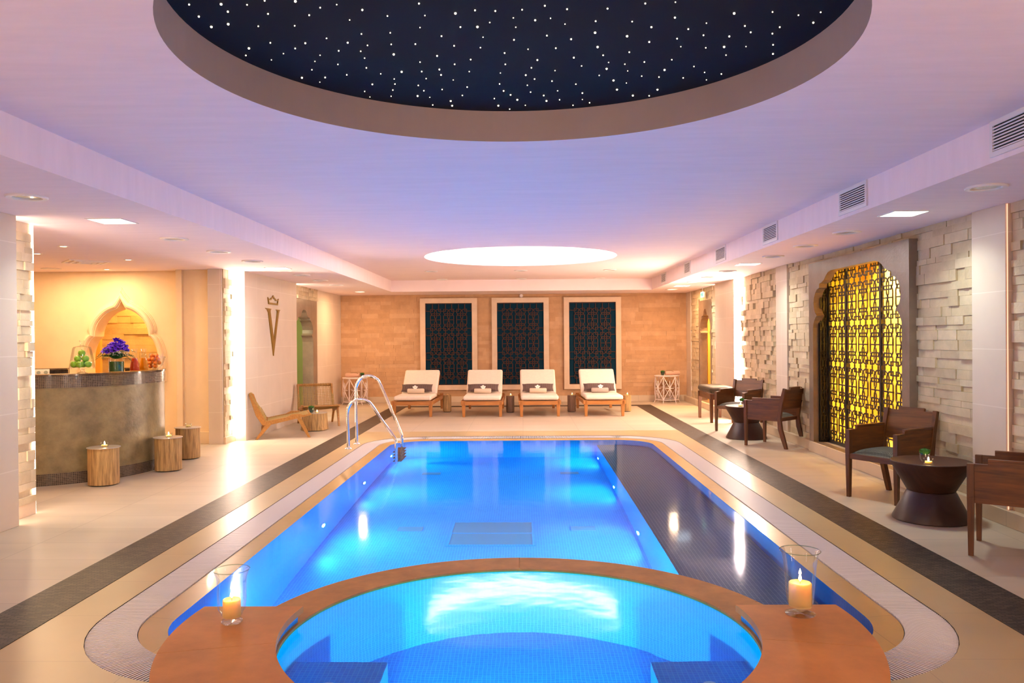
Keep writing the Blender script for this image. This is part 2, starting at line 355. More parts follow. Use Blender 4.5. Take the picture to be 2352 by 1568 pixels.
# emitters
M['led']=emit('led_strip',LED,98)
M['led_soft']=emit('led_strip_soft',LED,34)
M['led_left']=emit('led_left',LED,85)
M['led_near']=emit('led_near',LED,14)
M['led_line']=emit('led_line',(1,.45,.28),1.6)
M['cove']=emit('cove_band',(1,.90,.84),27.0)
M['square_lens']=emit('square_lens',COOL,9)
M['warm_lens']=emit('warm_lens',(1,.72,.4),9)
M['flame']=emit('flame',(1,.62,.28),90)
M['pool_lens']=emit('pool_lens',(.55,.9,1),25)
M['star']=emit('star',(1,.88,.66),3.5)
M['exit']=emit('exit_face',(.55,1,.75),3.2)
M['exit_green']=emit('exit_green',(.02,.65,.25),1.2)
for k in ('star','exit','exit_green','warm_lens','square_lens','pool_lens'):
    M[k].cycles.emission_sampling='NONE'
def stripes(name,c1,c2,scale,axis=0,rough=.85):
    m=mat(name,c1,rough); nt=m.node_tree; b=nt.nodes['Principled BSDF']; tc=nt.nodes.new('ShaderNodeTexCoord')
    wv=nt.nodes.new('ShaderNodeTexWave'); wv.bands_direction='XYZ'[axis]; wv.inputs['Scale'].default_value=scale; nt.links.new(tc.outputs['Object'],wv.inputs[0])
    cr=nt.nodes.new('ShaderNodeValToRGB'); cr.color_ramp.elements[0].color=(*c1,1); cr.color_ramp.elements[1].color=(*c2,1); cr.color_ramp.elements[0].position=.35; cr.color_ramp.elements[1].position=.65
    nt.links.new(wv.outputs[0],cr.inputs[0]); nt.links.new(cr.outputs[0],b.inputs['Base Color']); return m
M['pillow']=stripes('striped_pillow',(.07,.04,.035),(.16,.10,.085),16)
def weave(name,ca=(.012,.011,.010),cb=(.20,.18,.14),sc=95):
    m=mat(name,(.1,.1,.09),.8); nt=m.node_tree; b=nt.nodes['Principled BSDF']; tc=nt.nodes.new('ShaderNodeTexCoord')
    mp=nt.nodes.new('ShaderNodeMapping'); mp.inputs['Scale'].default_value=(sc,sc,sc); mp.inputs['Rotation'].default_value=(0,0,.78); nt.links.new(tc.outputs['Object'],mp.inputs[0])
    ck=nt.nodes.new('ShaderNodeTexChecker'); ck.inputs['Scale'].default_value=1; ck.inputs[1].default_value=(*ca,1); ck.inputs[2].default_value=(*cb,1)
    nt.links.new(mp.outputs[0],ck.inputs[0]); nt.links.new(ck.outputs[0],b.inputs['Base Color']); return m
M['weave']=weave('seat_weave')
M['bench_weave']=weave('bench_weave',(.015,.010,.006),(.12,.075,.035),110)
# ================= SETTING =================
def struct(o,label=None):
    o['kind']='structure'
    if label: o['label']=label
    return o
def stones(name,ax,plane,n,u0,u1,z0,z1,mats,depth=.035,h=(.045,.105),l=(.10,.42),seed=1,holes=(),gap=.0008):
    """split-face stone blocks; ax 'X' -> wall at x=plane running along y, n = +-1 outward normal"""
    rg=random.Random(seed); mb=MB(); z=z0
    while z<z1-.001:
        hh=rg.uniform(*h)
        if z+hh>z1-.03: hh=z1-z
        u=u0-rg.uniform(0,.1)
        while u<u1:
            ll=rg.uniform(*l); a=max(u,u0); b=min(u+ll,u1)
            if b-a>.005:
                segs=[(a,b)]
                for (ha,hb,hz0,hz1) in holes:
                    if z+hh/2>hz0 and z+hh/2<hz1:
                        ns=[]
                        for p,q in segs:
                            if q<=ha or p>=hb: ns.append((p,q))
                            else:
                                if p<ha: ns.append((p,ha))
                                if q>hb: ns.append((hb,q))
                        segs=ns
                d=rg.choice((0,.3,.6,1))*depth+rg.uniform(0,.004); mb.mi=rg.choice((0,0,1,2))
                for p,q in segs:
                    lo,hi=sorted((plane-n*.03,plane+n*d))
                    if ax=='X': mb.box(lo,hi,p+gap,q-gap,z+gap,z+hh-gap)
                    else: mb.box(p+gap,q-gap,lo,hi,z+gap,z+hh-gap)
            u+=ll
        z+=hh
    mb.mi=0
    # mortar backing behind the blocks
    segs=[(u0,u1,z0,z1)]
    for (ha,hb,hz0,hz1) in holes:
        ns=[]
        for p,q,a,b in segs:
            if q<=ha or p>=hb: ns.append((p,q,a,b)); continue
            if p<ha: ns.append((p,ha,a,b))
            if q>hb: ns.append((hb,q,a,b))
            if hz1<b: ns.append((max(p,ha),min(q,hb),hz1,b))
            if hz0>a: ns.append((max(p,ha),min(q,hb),a,hz0))
        segs=ns
    mb.mi=1
    for p,q,a,b in segs:
        lo,hi=sorted((plane-n*.05,plane-n*.006))
        if ax=='X': mb.box(lo,hi,p,q,a,b)
        else: mb.box(p,q,lo,hi,a,b)
    return struct(mb.build(name,[M[k] for k in mats]))
SS=('split_stone','split_stone_2','split_stone_3'); SD=('sand_stone','sand_stone_2','sand_stone_3')
CX,CYS=-.03,4.02
RI,RO,RT=1.19,1.43,1.69
PX0,PX1,PY0,PY1=-1.90,1.84,3.85,11.85       # pool walls
GX0,GX1=-2.285,2.225
# --- floor with the pool hole ---
outer=rrect(GX0,GX1,3.45,12.25,.9)
hole=[p for p in outer if not (p[1]<3.47 and abs(p[0]-CX)<1.43)]
# insert the lower arc of the spa where the front edge is cut
i0=min(range(len(hole)),key=lambda i:(hole[i][1]>3.6,abs(hole[i][0]-GX1+.9)+abs(hole[i][1]-3.45)))
aR=math.atan2(3.45-CYS,1.40); arc=circle(CX,CYS,1.51,40,PI-aR+.0,2*PI+aR,end=True)
ring=[p for p in hole]
# order: rrect starts at the front right corner going ccw, ends at the front left corner
floor_hole=ring+[(x,y) for x,y in arc if y<3.45]
mb=MB(); plate(mb,[[(-8,-3),(5.5,-3),(5.5,20),(-8,20)],floor_hole],0,None)
struct(mb.build('floor',M['floor']),'beige limestone tile floor around the pool')
# border stone band between the grating and the brown strip
bo=[(-2.553,-.5),(2.483,-.5),(2.483,17.45),(-2.553,17.45)]
mb=MB(); out2=[(-2.553,2.2),(2.483,2.2),(2.483,12.9),(-2.553,12.9)]
fh=[(x,y) for x,y in floor_hole]
v,t=fill_faces([out2,fh]); mb.add([(a,b,.0015) for a,b in v],t)
struct(mb.build('floor_border_stone',M['border']),'stone border between grating and brown strip, yellow cast of the light painted in')
mb=MB()
mb.box(-2.889,-2.553,-3,17.75,.0005,.004); mb.box(2.483,2.822,-3,17.75,.0005,.004); mb.box(-2.553,2.483,17.48,17.75,.0005,.004)
struct(mb.build('floor_mosaic_strip',M['mosaic']),'brown mosaic strip running round the pool deck')
# --- ceilings ---
cL=circle(-.036,3.683,1.505,128); cS=circle(-.019,12.63,1.505,96)
mb=MB(); v,t=fill_faces([[(-2.849,-3),(2.817,-3),(2.817,17.44),(-2.849,17.44)],cL,cS]); mb.add([(a,b,ZH) for a,b in v],[f[::-1] for f in t])
mb.wall(cS,ZH,ZH+.26,flip=True); mb.add([(x,y,ZH+.26) for x,y in cS],[list(range(len(cS)))[::-1]])
struct(mb.build('ceiling',M['ceiling'],smooth=True),'raised white plaster ceiling with two round recesses')
mb=MB().wall(cL,ZH,ZS,flip=True); struct(mb.build('ceiling_recess_ring',M['recess'],smooth=True),'taupe painted ring round the starry ceiling recess')
mb=MB(); mb.add([(x,y,ZS) for x,y in circle(-.036,3.683,1.51,96)],[list(range(96))[::-1]])
struct(mb.build('ceiling_star_panel',M['star_panel']),'midnight blue panel in the large round ceiling recess')
mb=MB()
low=[[(-8.2,-3),(-2.849,-3),(-2.849,17.44),(2.817,17.44),(2.817,-3),(4.6,-3),(4.6,20),(-8.2,20)]]
plate(mb,low,ZL,ZL+.02,sides=False)
mb.wall([(-2.849,-3),(-2.849,17.44),(2.817,17.44),(2.817,-3)],ZL,ZH,closed=False,flip=False)
struct(mb.build('ceiling_soffit',M['ceiling']),'lower plaster soffit round three sides of the raised ceiling')
# cove band in the far recess
mb=MB(); mb.wall(circle(-.019,12.63,1.49,96),ZH+.035,ZH+.20,flip=True)
o=mb.build('cove_light_band',M['cove']); tag(o,'glowing white light band round the small far ceiling recess','ceiling light')
# --- walls ---
def plain_box(name,x0,x1,y0,y1,z0=0,z1=ZL,m='plain_stone',label=None):
    return struct(MB().box(x0,x1,y0,y1,z0,z1).build(name,M[m],bevel=.003),label)
plain_box('wall_left_near_pier',-4.6,-4.11,-3,6.475)
stones('wall_left_stone_strip','X',-4.28,1,6.475,6.93,.11,ZL,SS,.03,seed=3)
plain_box('wall_left_strip_core',-4.6,-4.30,6.475,6.94)
plain_box('wall_left_strip_base',-4.6,-4.255,6.475,6.94,0,.11,'trim_stone')
plain_box('wall_left_bar_pillar',-4.52,-4.315,11.47,11.9)
stones('wall_left_pillar_stone','X',-4.30,1,11.49,11.87,.10,ZL,SS,.03,seed=5)
plain_box('wall_left_pillar_base',-4.4,-4.28,11.485,11.87,0,.10,'trim_stone')
plain_box('wall_left_logo_pier',-4.6,-4.12,11.87,14.60)
stones('wall_left_stone_over_arch','X',-4.26,1,14.60,16.575,2.285,ZL,SS,.03,seed=7)
plain_box('wall_left_far_panel',-4.4,-4.26,16.60,18.85,0,ZL,'plain_stone')
stones('wall_back','Y',18.78,-1,-4.26,3.83,.14,ZL,SD,.010,h=(.075,.11),l=(.15,.62),seed=11)
mb=MB().box(-4.26,3.83,18.755,18.9,0,.14); struct(mb.build('baseboard_back',M['base_stone'],bevel=.003),'pale stone skirting below the far brick wall')
# right wall
stones('wall_right_near_stone','X',3.84,-1,4.0,6.315,.12,ZL,SS,.018,seed=13)
plain_box('wall_right_near_pilaster',3.78,3.96,6.32,6.79)
stones('wall_right_niche_stone','X',3.83,-1,6.79,11.52,.125,ZL,SS,.020,seed=17,holes=[(7.84,10.5,.1,2.425)])
plain_box('wall_right_slim_pilaster',3.79,3.96,11.53,12.03)
stones('wall_right_mid_stone','X',3.86,-1,12.03,14.36,.12,ZL,SS,.045,l=(.08,.3),seed=19)
plain_box('wall_right_pier',3.78,3.97,14.37,15.76)
stones('wall_right_far_stone','X',3.86,-1,15.76,18.3,.12,ZL,SS,.02,seed=23,holes=[(16.33,17.53,.0,2.305)])
plain_box('wall_right_corner_pilaster',3.83,4.0,18.3,18.85)
mb=MB()
for a,b in ((4.0,7.83),(10.51,16.33),(17.53,18.85)): mb.box(3.765,4.0,a,b,0,.125)
mb.box(3.725,4.0,7.80,10.51,0,.135); mb.box(3.775,4.1,16.33,17.53,0,.12)
struct(mb.build('baseboard_right',M['base_stone'],bevel=.004),'pale stone skirting along the right wall')
# light leak guard walls behind the camera and outside
struct(MB().box(-4.3,4.2,-3.1,-3,0,2.8).build('wall_rear',M['peach']),'plaster wall behind the camera')
struct(MB().box(3.9,4.1,-3,4.0,0,ZL).build('wall_right_rear',M['plain_stone']),'plain stone wall beside the camera')
struct(MB().box(-8.2,-8.0,6.0,12.5,0,ZL).build('wall_bar_left',M['peach']),'peach plaster side wall of the juice bar')
struct(MB().box(-8.2,-4.6,6.7,6.9,0,ZL).build('wall_bar_front',M['peach']),'peach plaster front wall of the juice bar')
# bar back wall with keel arch opening
YB=11.74
inn=[(-6.0,2.075),(-6.035,1.985),(-6.07,1.965),(-6.19,1.88),(-6.29,1.77),(-6.345,1.65),(-6.36,1.57),(-6.43,1.535),(-6.50,1.45),(-6.53,1.33),(-6.535,1.05),(-6.535,.9),
     (-5.465,.9),(-5.465,1.05),(-5.47,1.33),(-5.50,1.45),(-5.57,1.535),(-5.64,1.57),(-5.655,1.65),(-5.71,1.77),(-5.81,1.88),(-5.93,1.965),(-5.965,1.985)]
inn=[(x+.105,z) for x,z in inn]
def grow(L,c,kx,kz): return [(c[0]+(x-c[0])*kx,c[1]+(z-c[1])*kz) for x,z in L]
KX=-5.895
def keel(o):
    """right half of the arch outline offset outwards by o, from the sill up to the apex"""
    A=[(.535+o,.9),(.535+o,1.15),(.53+o,1.30),(.50+o,1.42),(.455+o*.9,1.51+o*.3),(.40+o*.75,1.565+o*.35)]
    B=[(.40+o*.75,1.565+o*.35),(.385+o,1.66+o*.2),(.34+o*.95,1.77+o*.4),(.26+o*.8,1.865+o*.65),(.17+o*.6,1.93+o*.85),(.075+o*.45,1.965+o)]
    C_=[(.075+o*.45,1.965+o),(.045+o*.4,2.00+o*1.1),(.02+o*.2,2.045+o*1.25),(0,2.085+o*1.55)]
    f=lambda L:[(p.x,p.y) for p in smooth2(L)]
    return f(A)[:-1]+f(B)[:-1]+f(C_)
def smooth2(P,n=5):
    out=[];P=[Vector(p) for p in P]
    for i in range(len(P)-1):
        p0=P[max(i-1,0)];p1=P[i];p2=P[i+1];p3=P[min(i+2,len(P)-1)]
        for k in range(n):
            s=k/n; out.append(.5*((2*p1)+(-p0+p2)*s+(2*p0-5*p1+4*p2-p3)*s*s+(-p0+3*p1-3*p2+p3)*s**3))
    out.append(P[-1]); return out
def keelloop(o): R=keel(o); return [(KX+x,z) for x,z in R]+[(KX-x,z) for x,z in R[::-1][1:]]
inn=keelloop(0)
mb=MB(); plate(mb,[[(-8.1,0),(-4.98,0),(-4.98,ZL),(-8.1,ZL)],inn],YB,YB+.25,'Y')
struct(mb.build('wall_bar_back',M['peach']),'curved peach plaster wall with a keel arch behind the bar')
def ring_strip(mb,A,B,ya,yb):
    for i in range(len(A)-1):
        a,b,c,d=A[i],A[i+1],B[i+1],B[i]
        mb.add([(a[0],ya,a[1]),(b[0],ya,b[1]),(c[0],yb,c[1]),(d[0],yb,d[1])],[(0,1,2,3)])
mb=MB(); prof=[(0,.0),(0,-.018),(.012,-.022),(.014,-.038),(.03,-.058),(.055,-.068),(.08,-.058),(.095,-.040),(.10,-.026),(.112,-.022),(.116,-.012),(.128,-.010),(.13,0)]
for k in range(len(prof)-1): ring_strip(mb,keelloop(prof[k][0]),keelloop(prof[k+1][0]),YB+prof[k][1],YB+prof[k+1][1])
struct(mb.build('trim_1',M['peach'],smooth=True,angle=30),'moulded plaster keel arch behind the juice bar')
# room seen through the arch
stones('wall_bar_niche_stone','Y',12.75,-1,-6.72,-4.9,0,ZL,SS,.02,h=(.08,.14),l=(.2,.6),seed=29)
struct(MB().box(-7.2,-6.72,12.68,12.8,0,ZL).box(-7.2,-7.1,11.95,12.6,0,ZL).box(-4.98,-4.9,11.95,12.8,0,ZL).build('wall_bar_niche',M['niche_light']),'warm lit plaster wall seen through the keel arch')
light('AREA','niche_lamp',(-5.9,12.3,ZL-.03),30,(1,.55,.12),.3)
plain_box('wall_bar_side',-5.0,-4.5,11.62,11.95,0,ZL,'peach')
plain_box('wall_bar_corner_trim',-5.02,-4.93,11.56,11.64,0,ZL,'peach')
plain_box('wall_bar_plinth',-4.72,-4.5,11.56,11.64,0,.17,'peach')
# arches in the side walls
HA=[(0,2.085),(.10,2.07),(.17,2.03),(.22,1.975),(.27,1.94),(.40,1.93),(.44,1.92),(.44,1.885),(.54,1.845),(.62,1.77),(.655,1.69),(.64,1.62),(.56,1.58),(.62,1.54),(.655,1.45),(.655,.02)]
def arch(yc,k,z0=0): R=[(yc+a*k,max(z,z0)) for a,z in HA]; Lh=[(yc-a*k,max(z,z0)) for a,z in HA[1:]][::-1]; return R[::-1]+Lh[::-1][::-1] if 0 else Lh+R
mb=MB(); plate(mb,[[(14.60,0),(16.60,0),(16.60,2.285),(14.60,2.285)],arch(15.63,1)],-4.26,-4.48,'X')
struct(mb.build('trim_2',M['taupe'],bevel=.004),'taupe plaster surround of the arched opening in the left wall')
struct(MB().box(-5.2,-5.1,14,17.2,0,ZL).box(-5.2,-4.6,14.0,14.1,0,ZL).box(-5.2,-4.6,16.9,17.0,0,ZL).build('wall_left_side_room',M['green_wall']),'olive lit wall seen through the left arch')
light('AREA','side_room_lamp',(-4.85,15.3,ZL-.03),26,(1,1,.6),.25)
mb=MB(); plate(mb,[[(16.33,.12),(17.53,.12),(17.53,2.305),(16.33,2.305)],arch(16.93,.72,.13)],3.845,4.0,'X')
struct(mb.build('trim_3',M['taupe'],bevel=.004),'taupe plaster surround of the arched opening in the right wall')
struct(MB().box(4.75,4.85,16.0,18.3,0,ZL).box(4.15,4.8,18.0,18.1,0,ZL).box(4.15,4.8,16.0,16.1,0,ZL).build('wall_right_side_room',M['niche_light']),'yellow lit wall seen through the right arch')
light('AREA','side_room_lamp',(4.45,17.2,ZL-.03),80,(1,.6,.2),.25)
# large lattice niche
HN=[(0,2.29),(.60,2.29),(.70,2.272),(.77,2.235),(.83,2.19),(.90,2.165),(.98,2.153),(.99,2.10),(1.06,2.085),(1.12,2.045),(1.17,1.985),(1.185,1.92),(1.17,1.85),(1.13,1.79),(1.075,1.753),(1.12,1.73),(1.165,1.69),(1.195,1.645),(1.205,1.60),(1.205,.138)]
NY=9.16
op=[(NY-a,z) for a,z in HN[1:]][::-1]+[(NY+a,z) for a,z in HN]
mb=MB(); plate(mb,[[(7.80,.135),(10.51,.135),(10.51,2.43),(7.80,2.43)],op],3.74,3.84,'X')
struct(mb.build('trim_4',M['taupe'],bevel=.006),'taupe multifoil surround of the large lattice window')
struct(MB().box(4.75,4.85,7.2,11.3,0,ZL).box(3.95,4.8,11.2,11.3,0,ZL).box(3.95,4.8,7.2,7.3,0,ZL).box(3.9,4.8,7.3,11.2,0,.13).build('wall_niche_room',M['yellow_wall']),'yellow wall glowing behind the lattice window')
for y in (7.9,9.0,10.2): aim(light('AREA','niche_room_lamp',(4.36,y,ZL-.05),85,(1,.72,.24),.2,spread=2.4),(4.78,y,1.9))
# ================= LATTICE =================
BK=[0]
def bar(mb,pts,P,t=.007,d=.006):
    """flat-ish bar along 2d points; P maps (a,b,off)->3d"""
    d0=d
    for i in range(len(pts)-1):
        BK[0]+=1; d=d0+(BK[0]*37%1009)*.000003
        a=Vector(pts[i]);b=Vector(pts[i+1]); e=(b-a)
        if e.length<1e-6: continue
        n=Vector((-e.y,e.x)).normalized()*t; e=e.normalized()*t*.9; a=a-e; b=b+e
        q=[a+n,a-n,b-n,b+n]; vs=[P(p.x,p.y,-d) for p in q]+[P(p.x,p.y,d) for p in q]
        mb.add(vs,[(0,1,2,3),(7,6,5,4),(0,4,5,1),(1,5,6,2),(2,6,7,3),(3,7,4,0)])
def motif(S,cx,cz,W,H,zmax=9):
    """interlaced knot motif, unit size W x H (joined to its neighbours); strokes in thousandths"""
    k=W/335; g=H/624; L=[]
    for sy in (1,-1):
        for sx in (1,-1):
            if sy>0: L.append([(14*sx,0),(130*sx,0)])
            L.append([(0,-24*sy),(14*sx,0)])
            for l in (((-80,-272),(-127,-272),(-127,-190),(-118,-163),(-97,-137),(-120,-112),(-130,-88),(-130,0)),
                      ((0,-24),(20,-48),(27,-78),(27,-196),(17,-220),(-8,-246),(-42,-267),(-80,-272)),
                      ((-80,-272),(-80,-312)),((-80,-272),(-80,-222)),((-80,-222),(-168,-222))):
                L.append([(a*sx,b*sy) for a,b in l])
        L.append([(a,b*sy) for a,b in ((-80,-160),(80,-160),(97,-150),(101,-136),(97,-122),(80,-112),(-80,-112),(-97,-122),(-101,-136),(-97,-150),(-80,-160))])
    for l in L:
        q=[(cx+a*k,cz+b*g) for a,b in l]
        if max(p[1] for p in q)>zmax: continue
        bar(S[0],q,S[1],S[2],S[3])
def lattice(parent,P,u0,u1,z0,z1,cols,rows,H,name='lattice',t=.007,d=.006,zc=None,zmax=9):
    mb=MB(); W=(u1-u0)/cols; S=(mb,P,t,d); zc=zc if zc is not None else (z0+z1)/2-(rows-1)*H/2
    for c in range(cols):
        for r in range(rows): motif(S,u0+W*(c+.5),zc+r*H,W,H,zmax)
    for a,b in (((u0,z0),(u1,z0)),((u1,z0),(u1,z1)),((u1,z1),(u0,z1)),((u0,z1),(u0,z0))): bar(mb,[a,b],P,t,d)
    return mb
# three framed lattice panels on the far wall
for i,(xc,lab) in enumerate(((-1.72,'left'),(-.044,'middle'),(1.639,'right'))):
    t=thing('framed_screen','%s of the three cream-framed blue lattice panels on the far wall'%lab,'wall panel',(xc,18.76,1.365),0,'framed lattice panels on the far wall')
    ow,oh,iw,ih=.667,1.072,.545,.957
    mb=MB(); plate(mb,[[(-ow,-oh),(ow,-oh),(ow,oh),(-ow,oh)],[(-iw,-ih),(iw,-ih),(iw,ih),(-iw,ih)]],-.055,.0,'Y')
    mb.build('frame',M['trim_stone'],t,bevel=.004)
    MB().box(-iw,iw,-.012,-.004,-ih,ih).build('backing',M['lattice_back'],t)
    P=lambda a,b,o:(a,-.036+o,b)
    W=.305; H=.568; T=.0085; mb=MB(); S=(mb,P,T,.006)
    for c in (-1,0,1):
        for r in (-1,0,1): motif(S,c*W,r*H,W,H)
        for s in (-1,1):
            for dx in (-.073,.073): bar(mb,[(c*W+dx,s*1.5*H),(c*W+dx,s*(ih-.012))],P,T,.006)
    x0=1.5*W; e=iw-.012
    for s in (-1,1):
        for r in (-1,0,1):
            for q in (-1,1):
                z=r*H+q*.202
                bar(mb,[(s*x0,z),(s*e,z)],P,T,.006)
        for r in (-1.5,-.5,.5,1.5):
            za,zb=(r*H-.082,r*H+.082) if abs(r)<1 else ((-e*9,0) if 0 else ((r*H+.082 if r<0 else r*H-.082),(ih-.012)*(1 if r>0 else -1)))
            bar(mb,[(s*e,za),(s*e,zb)],P,T,.006)
        bar(mb,[(-e,s*(ih-.012)),(e,s*(ih-.012))],P,T,.006)
    mb.build('lattice',M['bronze'],t)
# lattice screen in the right niche
t=thing('metal_screen','tall black metal lattice screen in front of the glowing yellow niche','screen',(3.93,NY,.135),0)
P=lambda a,b,o:(0+o,a,b)
mb=MB()
for u0,u1,c in ((-1.26,-.33,3),(-.33,.61,3),(.61,1.16,2)):
    W=(u1-u0)/c
    q=lattice(t,P,u0,u1,.0,2.30,c,5,.505,t=.0074,d=.004,zc=.25,zmax=2.32); mb.v; off=len(mb.v)
    mb.v+=q.v; mb.f+=[[k+off for k in f] for f in q.f]; mb.uv+=q.uv; mb.m+=q.m
mb.build('lattice',M['dark_bronze'],t)
for y in (-1.27,-.33,.61,1.16): MB().box(-.015,.02,y-.022,y+.022,0,2.34).build('post',M['black_metal'],t)
for z in (0,2.30): MB().box(-.015,.02,-1.3,1.18,z,z+.04).build('rail',M['black_metal'],t)
MB().box(-.125,.02,1.185,1.20,0,2.3).build('side_panel',M['black_metal'],t)
mb=lattice(t,lambda a,b,o:(a,1.17+o,b),-.11,-.02,0,2.30,1,5,.505,t=.004,d=.004,zc=.25,zmax=2.32); mb.build('side_lattice',M['dark_bronze'],t)
# ================= LED STRIPS =================
def led(label,x0,x1,y0,y1,z0,z1,m='led'):
    o=MB().box(x0,x1,y0,y1,z0,z1).build('led_strip_light',M[m]); return tag(o,label,'wall light')
led('bright vertical light strip in the corner left of the gold crest',-4.29,-4.255,11.80,11.865,.12,ZL-.005,'led_left')
led('bright vertical light strip at the near end of the left pillar by the bar opening',-4.30,-4.262,6.932,6.95,.0,ZL-.005,'led_near')
led('hidden light strip behind the near left pier edge',-4.27,-4.15,6.478,6.49,.02,ZL-.005,'led_near')
led('light strip behind the far edge of the gold crest wall',-4.22,-4.15,14.605,14.62,.02,ZL-.005,'led_soft')
led('bright vertical light strip in the right wall corner behind the armchairs',3.80,3.835,14.08,14.365,.13,ZL-.005)
led('light strip behind the far edge of the right pier',3.80,3.85,15.765,15.78,.13,ZL-.005,'led_soft')
led('thin orange light line beside the near right pilaster',3.786,3.792,6.306,6.312,.13,ZL-.005,'led_line')
led('light strip on the left wall beside the camera',-4.11,-4.09,1.2,1.25,.1,ZL-.005)  # this strip and the next three are unseen, added to brighten the ceiling
led('light strip on the right wall beside the camera',3.88,3.90,1.2,1.25,.1,ZL-.005)
led('light strip on the left wall behind the camera',-4.11,-4.09,-1.8,-1.75,.1,ZL-.005)
led('light strip on the right wall behind the camera',3.88,3.90,-1.8,-1.75,.1,ZL-.005)
# ================= GOLD CREST =================
V=[(12.78,2.009),(13.089,2.005),(13.04,1.984),(13.033,1.951),(13.21,1.485),(13.406,1.954),(13.4,1.983),(13.337,2.002),(13.575,2.002),(13.516,1.985),(13.476,1.936),(13.184,1.234),(12.937,1.939),(12.879,1.984)]
CR=[(12.914,2.188),(12.953,2.077),(13.435,2.077),(13.483,2.188),(13.444,2.168),(13.323,2.168),(13.317,2.186),(13.261,2.187),(13.236,2.205),(13.195,2.232),(13.155,2.205),(13.127,2.187),(13.075,2.186),(13.07,2.168),(12.945,2.168)]
CI=[(12.958,2.148),(13.085,2.148),(13.09,2.166),(13.146,2.168),(13.16,2.186),(13.195,2.207),(13.232,2.186),(13.245,2.168),(13.30,2.166),(13.305,2.148),(13.435,2.148),(13.415,2.105),(12.98,2.105)]
t=thing('wall_crest','gold crown above a tall gold letter V on the plain left wall','sign',(-4.12,13.18,1.7))
mb=MB(); plate(mb,[[(a-13.18,b-1.7) for a,b in V]],0,.018,'X'); mb.build('letter',M['gold'],t)
mb=MB(); plate(mb,[[(a-13.18,b-1.7) for a,b in CR],[(a-13.18,b-1.7) for a,b in CI]],0,.018,'X'); mb.build('crown',M['gold'],t)
# ================= CEILING FITTINGS =================
def side(x): return 'left' if x<0 else 'right'
ring0=None; ORD=['nearest','second','third','fourth','fifth','sixth','seventh','eighth','ninth']
def round_lamp(x,y,z,label,group,lit=False,r=.135):
    t=thing('ceiling_downlight',label,'ceiling light',(x,y,z),0,group)
    MB().lathe([(r,0),(r,-.008),(r-.006,-.014),(r*.74,-.012),(r*.70,-.002),(r*.70,.0)],40).build('trim_ring',M['ring'],t,smooth=True)
    MB().lathe([(0,-.003),(r*.71,-.003)],32).build('lens',M['warm_lens'] if lit else M['reflector'],t)
    return t
LY=(5.62,8.02,9.2,10.35,12.66,13.84,15.06,17.25); RY=(5.61,8.0,9.16,10.33,12.6,13.87,15.05,17.3)
for ys,x in ((LY,-3.49),(RY,3.225)):
    for k,y in enumerate(ys):
        round_lamp(x,y,ZL,'%s round ceiling downlight in the %s soffit row counted from the camera'%(ORD[k],side(x)),'round downlights in the %s soffit'%side(x),lit=(k==7))
for y,nm in ((15.1,'nearer'),(17.2,'farther')):
    for x,p in ((-1.71,'left'),(-.02,'middle'),(1.655,'right')): round_lamp(x,y,ZH,'%s downlight of the %s row of three on the raised ceiling by the far wall'%(p,nm),'downlights on the raised ceiling',r=.125)
for x,y,l in ((-3.49,6.8,'nearer bright square downlight in the left soffit'),(-3.49,11.45,'farther bright square downlight in the left soffit'),(3.22,6.8,'nearer bright square downlight in the right soffit'),(3.22,11.45,'farther bright square downlight in the right soffit'),(3.22,16.2,'small bright square downlight by the far right wall')):
    t=thing('square_downlight',l,'ceiling light',(x,y,ZL),0,'bright square downlights')
    h=.155
    mb=MB(); plate(mb,[[(-h,-h),(h,-h),(h,h),(-h,h)],[(-h+.015,-h+.015),(h-.015,-h+.015),(h-.015,h-.015),(-h+.015,h-.015)]],-.006,0); mb.build('frame',M['ring'],t)
    MB().box(-h+.015,h-.015,-h+.015,h-.015,-.004,-.001).build('lens',M['square_lens'],t)
BD=['near bar downlight over the counter front','bar downlight over the left of the round counter','bar downlight over the right of the round counter','far bar downlight in front of the keel arch','far left bar downlight','bar downlight above the counter gap']
for (x,y),l in zip(((-4.93,8.57),(-5.64,9.27),(-4.96,10.05),(-5.92,11.37)),BD):
    t=thing('bar_spotlight','small lit '+l,'ceiling light',(x,y,ZL),0,'small bar spotlights')
    MB().lathe([(.055,0),(.055,-.006),(.034,-.006),(.034,0)],24).build('trim_ring',M['ring'],t,smooth=True)
    MB().lathe([(0,-.004),(.034,-.004)],20).build('lens',M['warm_lens'],t)
t=thing('ceiling_speaker','round flush speaker on the bar ceiling near the back wall','speaker',(-6.62,11.2,ZL)); MB().lathe([(.13,0),(.13,-.01),(0,-.012)],32).build('cover',M['ring'],t)
t=thing('ceiling_diffuser','square stepped air diffuser on the bar ceiling','air vent',(-5.62,10.28,ZL),.7)
for k in range(3): h=.24-.07*k; mb=MB(); plate(mb,[[(-h,-h),(h,-h),(h,h),(-h,h)],[(-h+.03,-h+.03),(h-.03,-h+.03),(h-.03,h-.03),(-h+.03,h-.03)]],-.012-.006*k,0); mb.build('louvre',M['ring'],t)
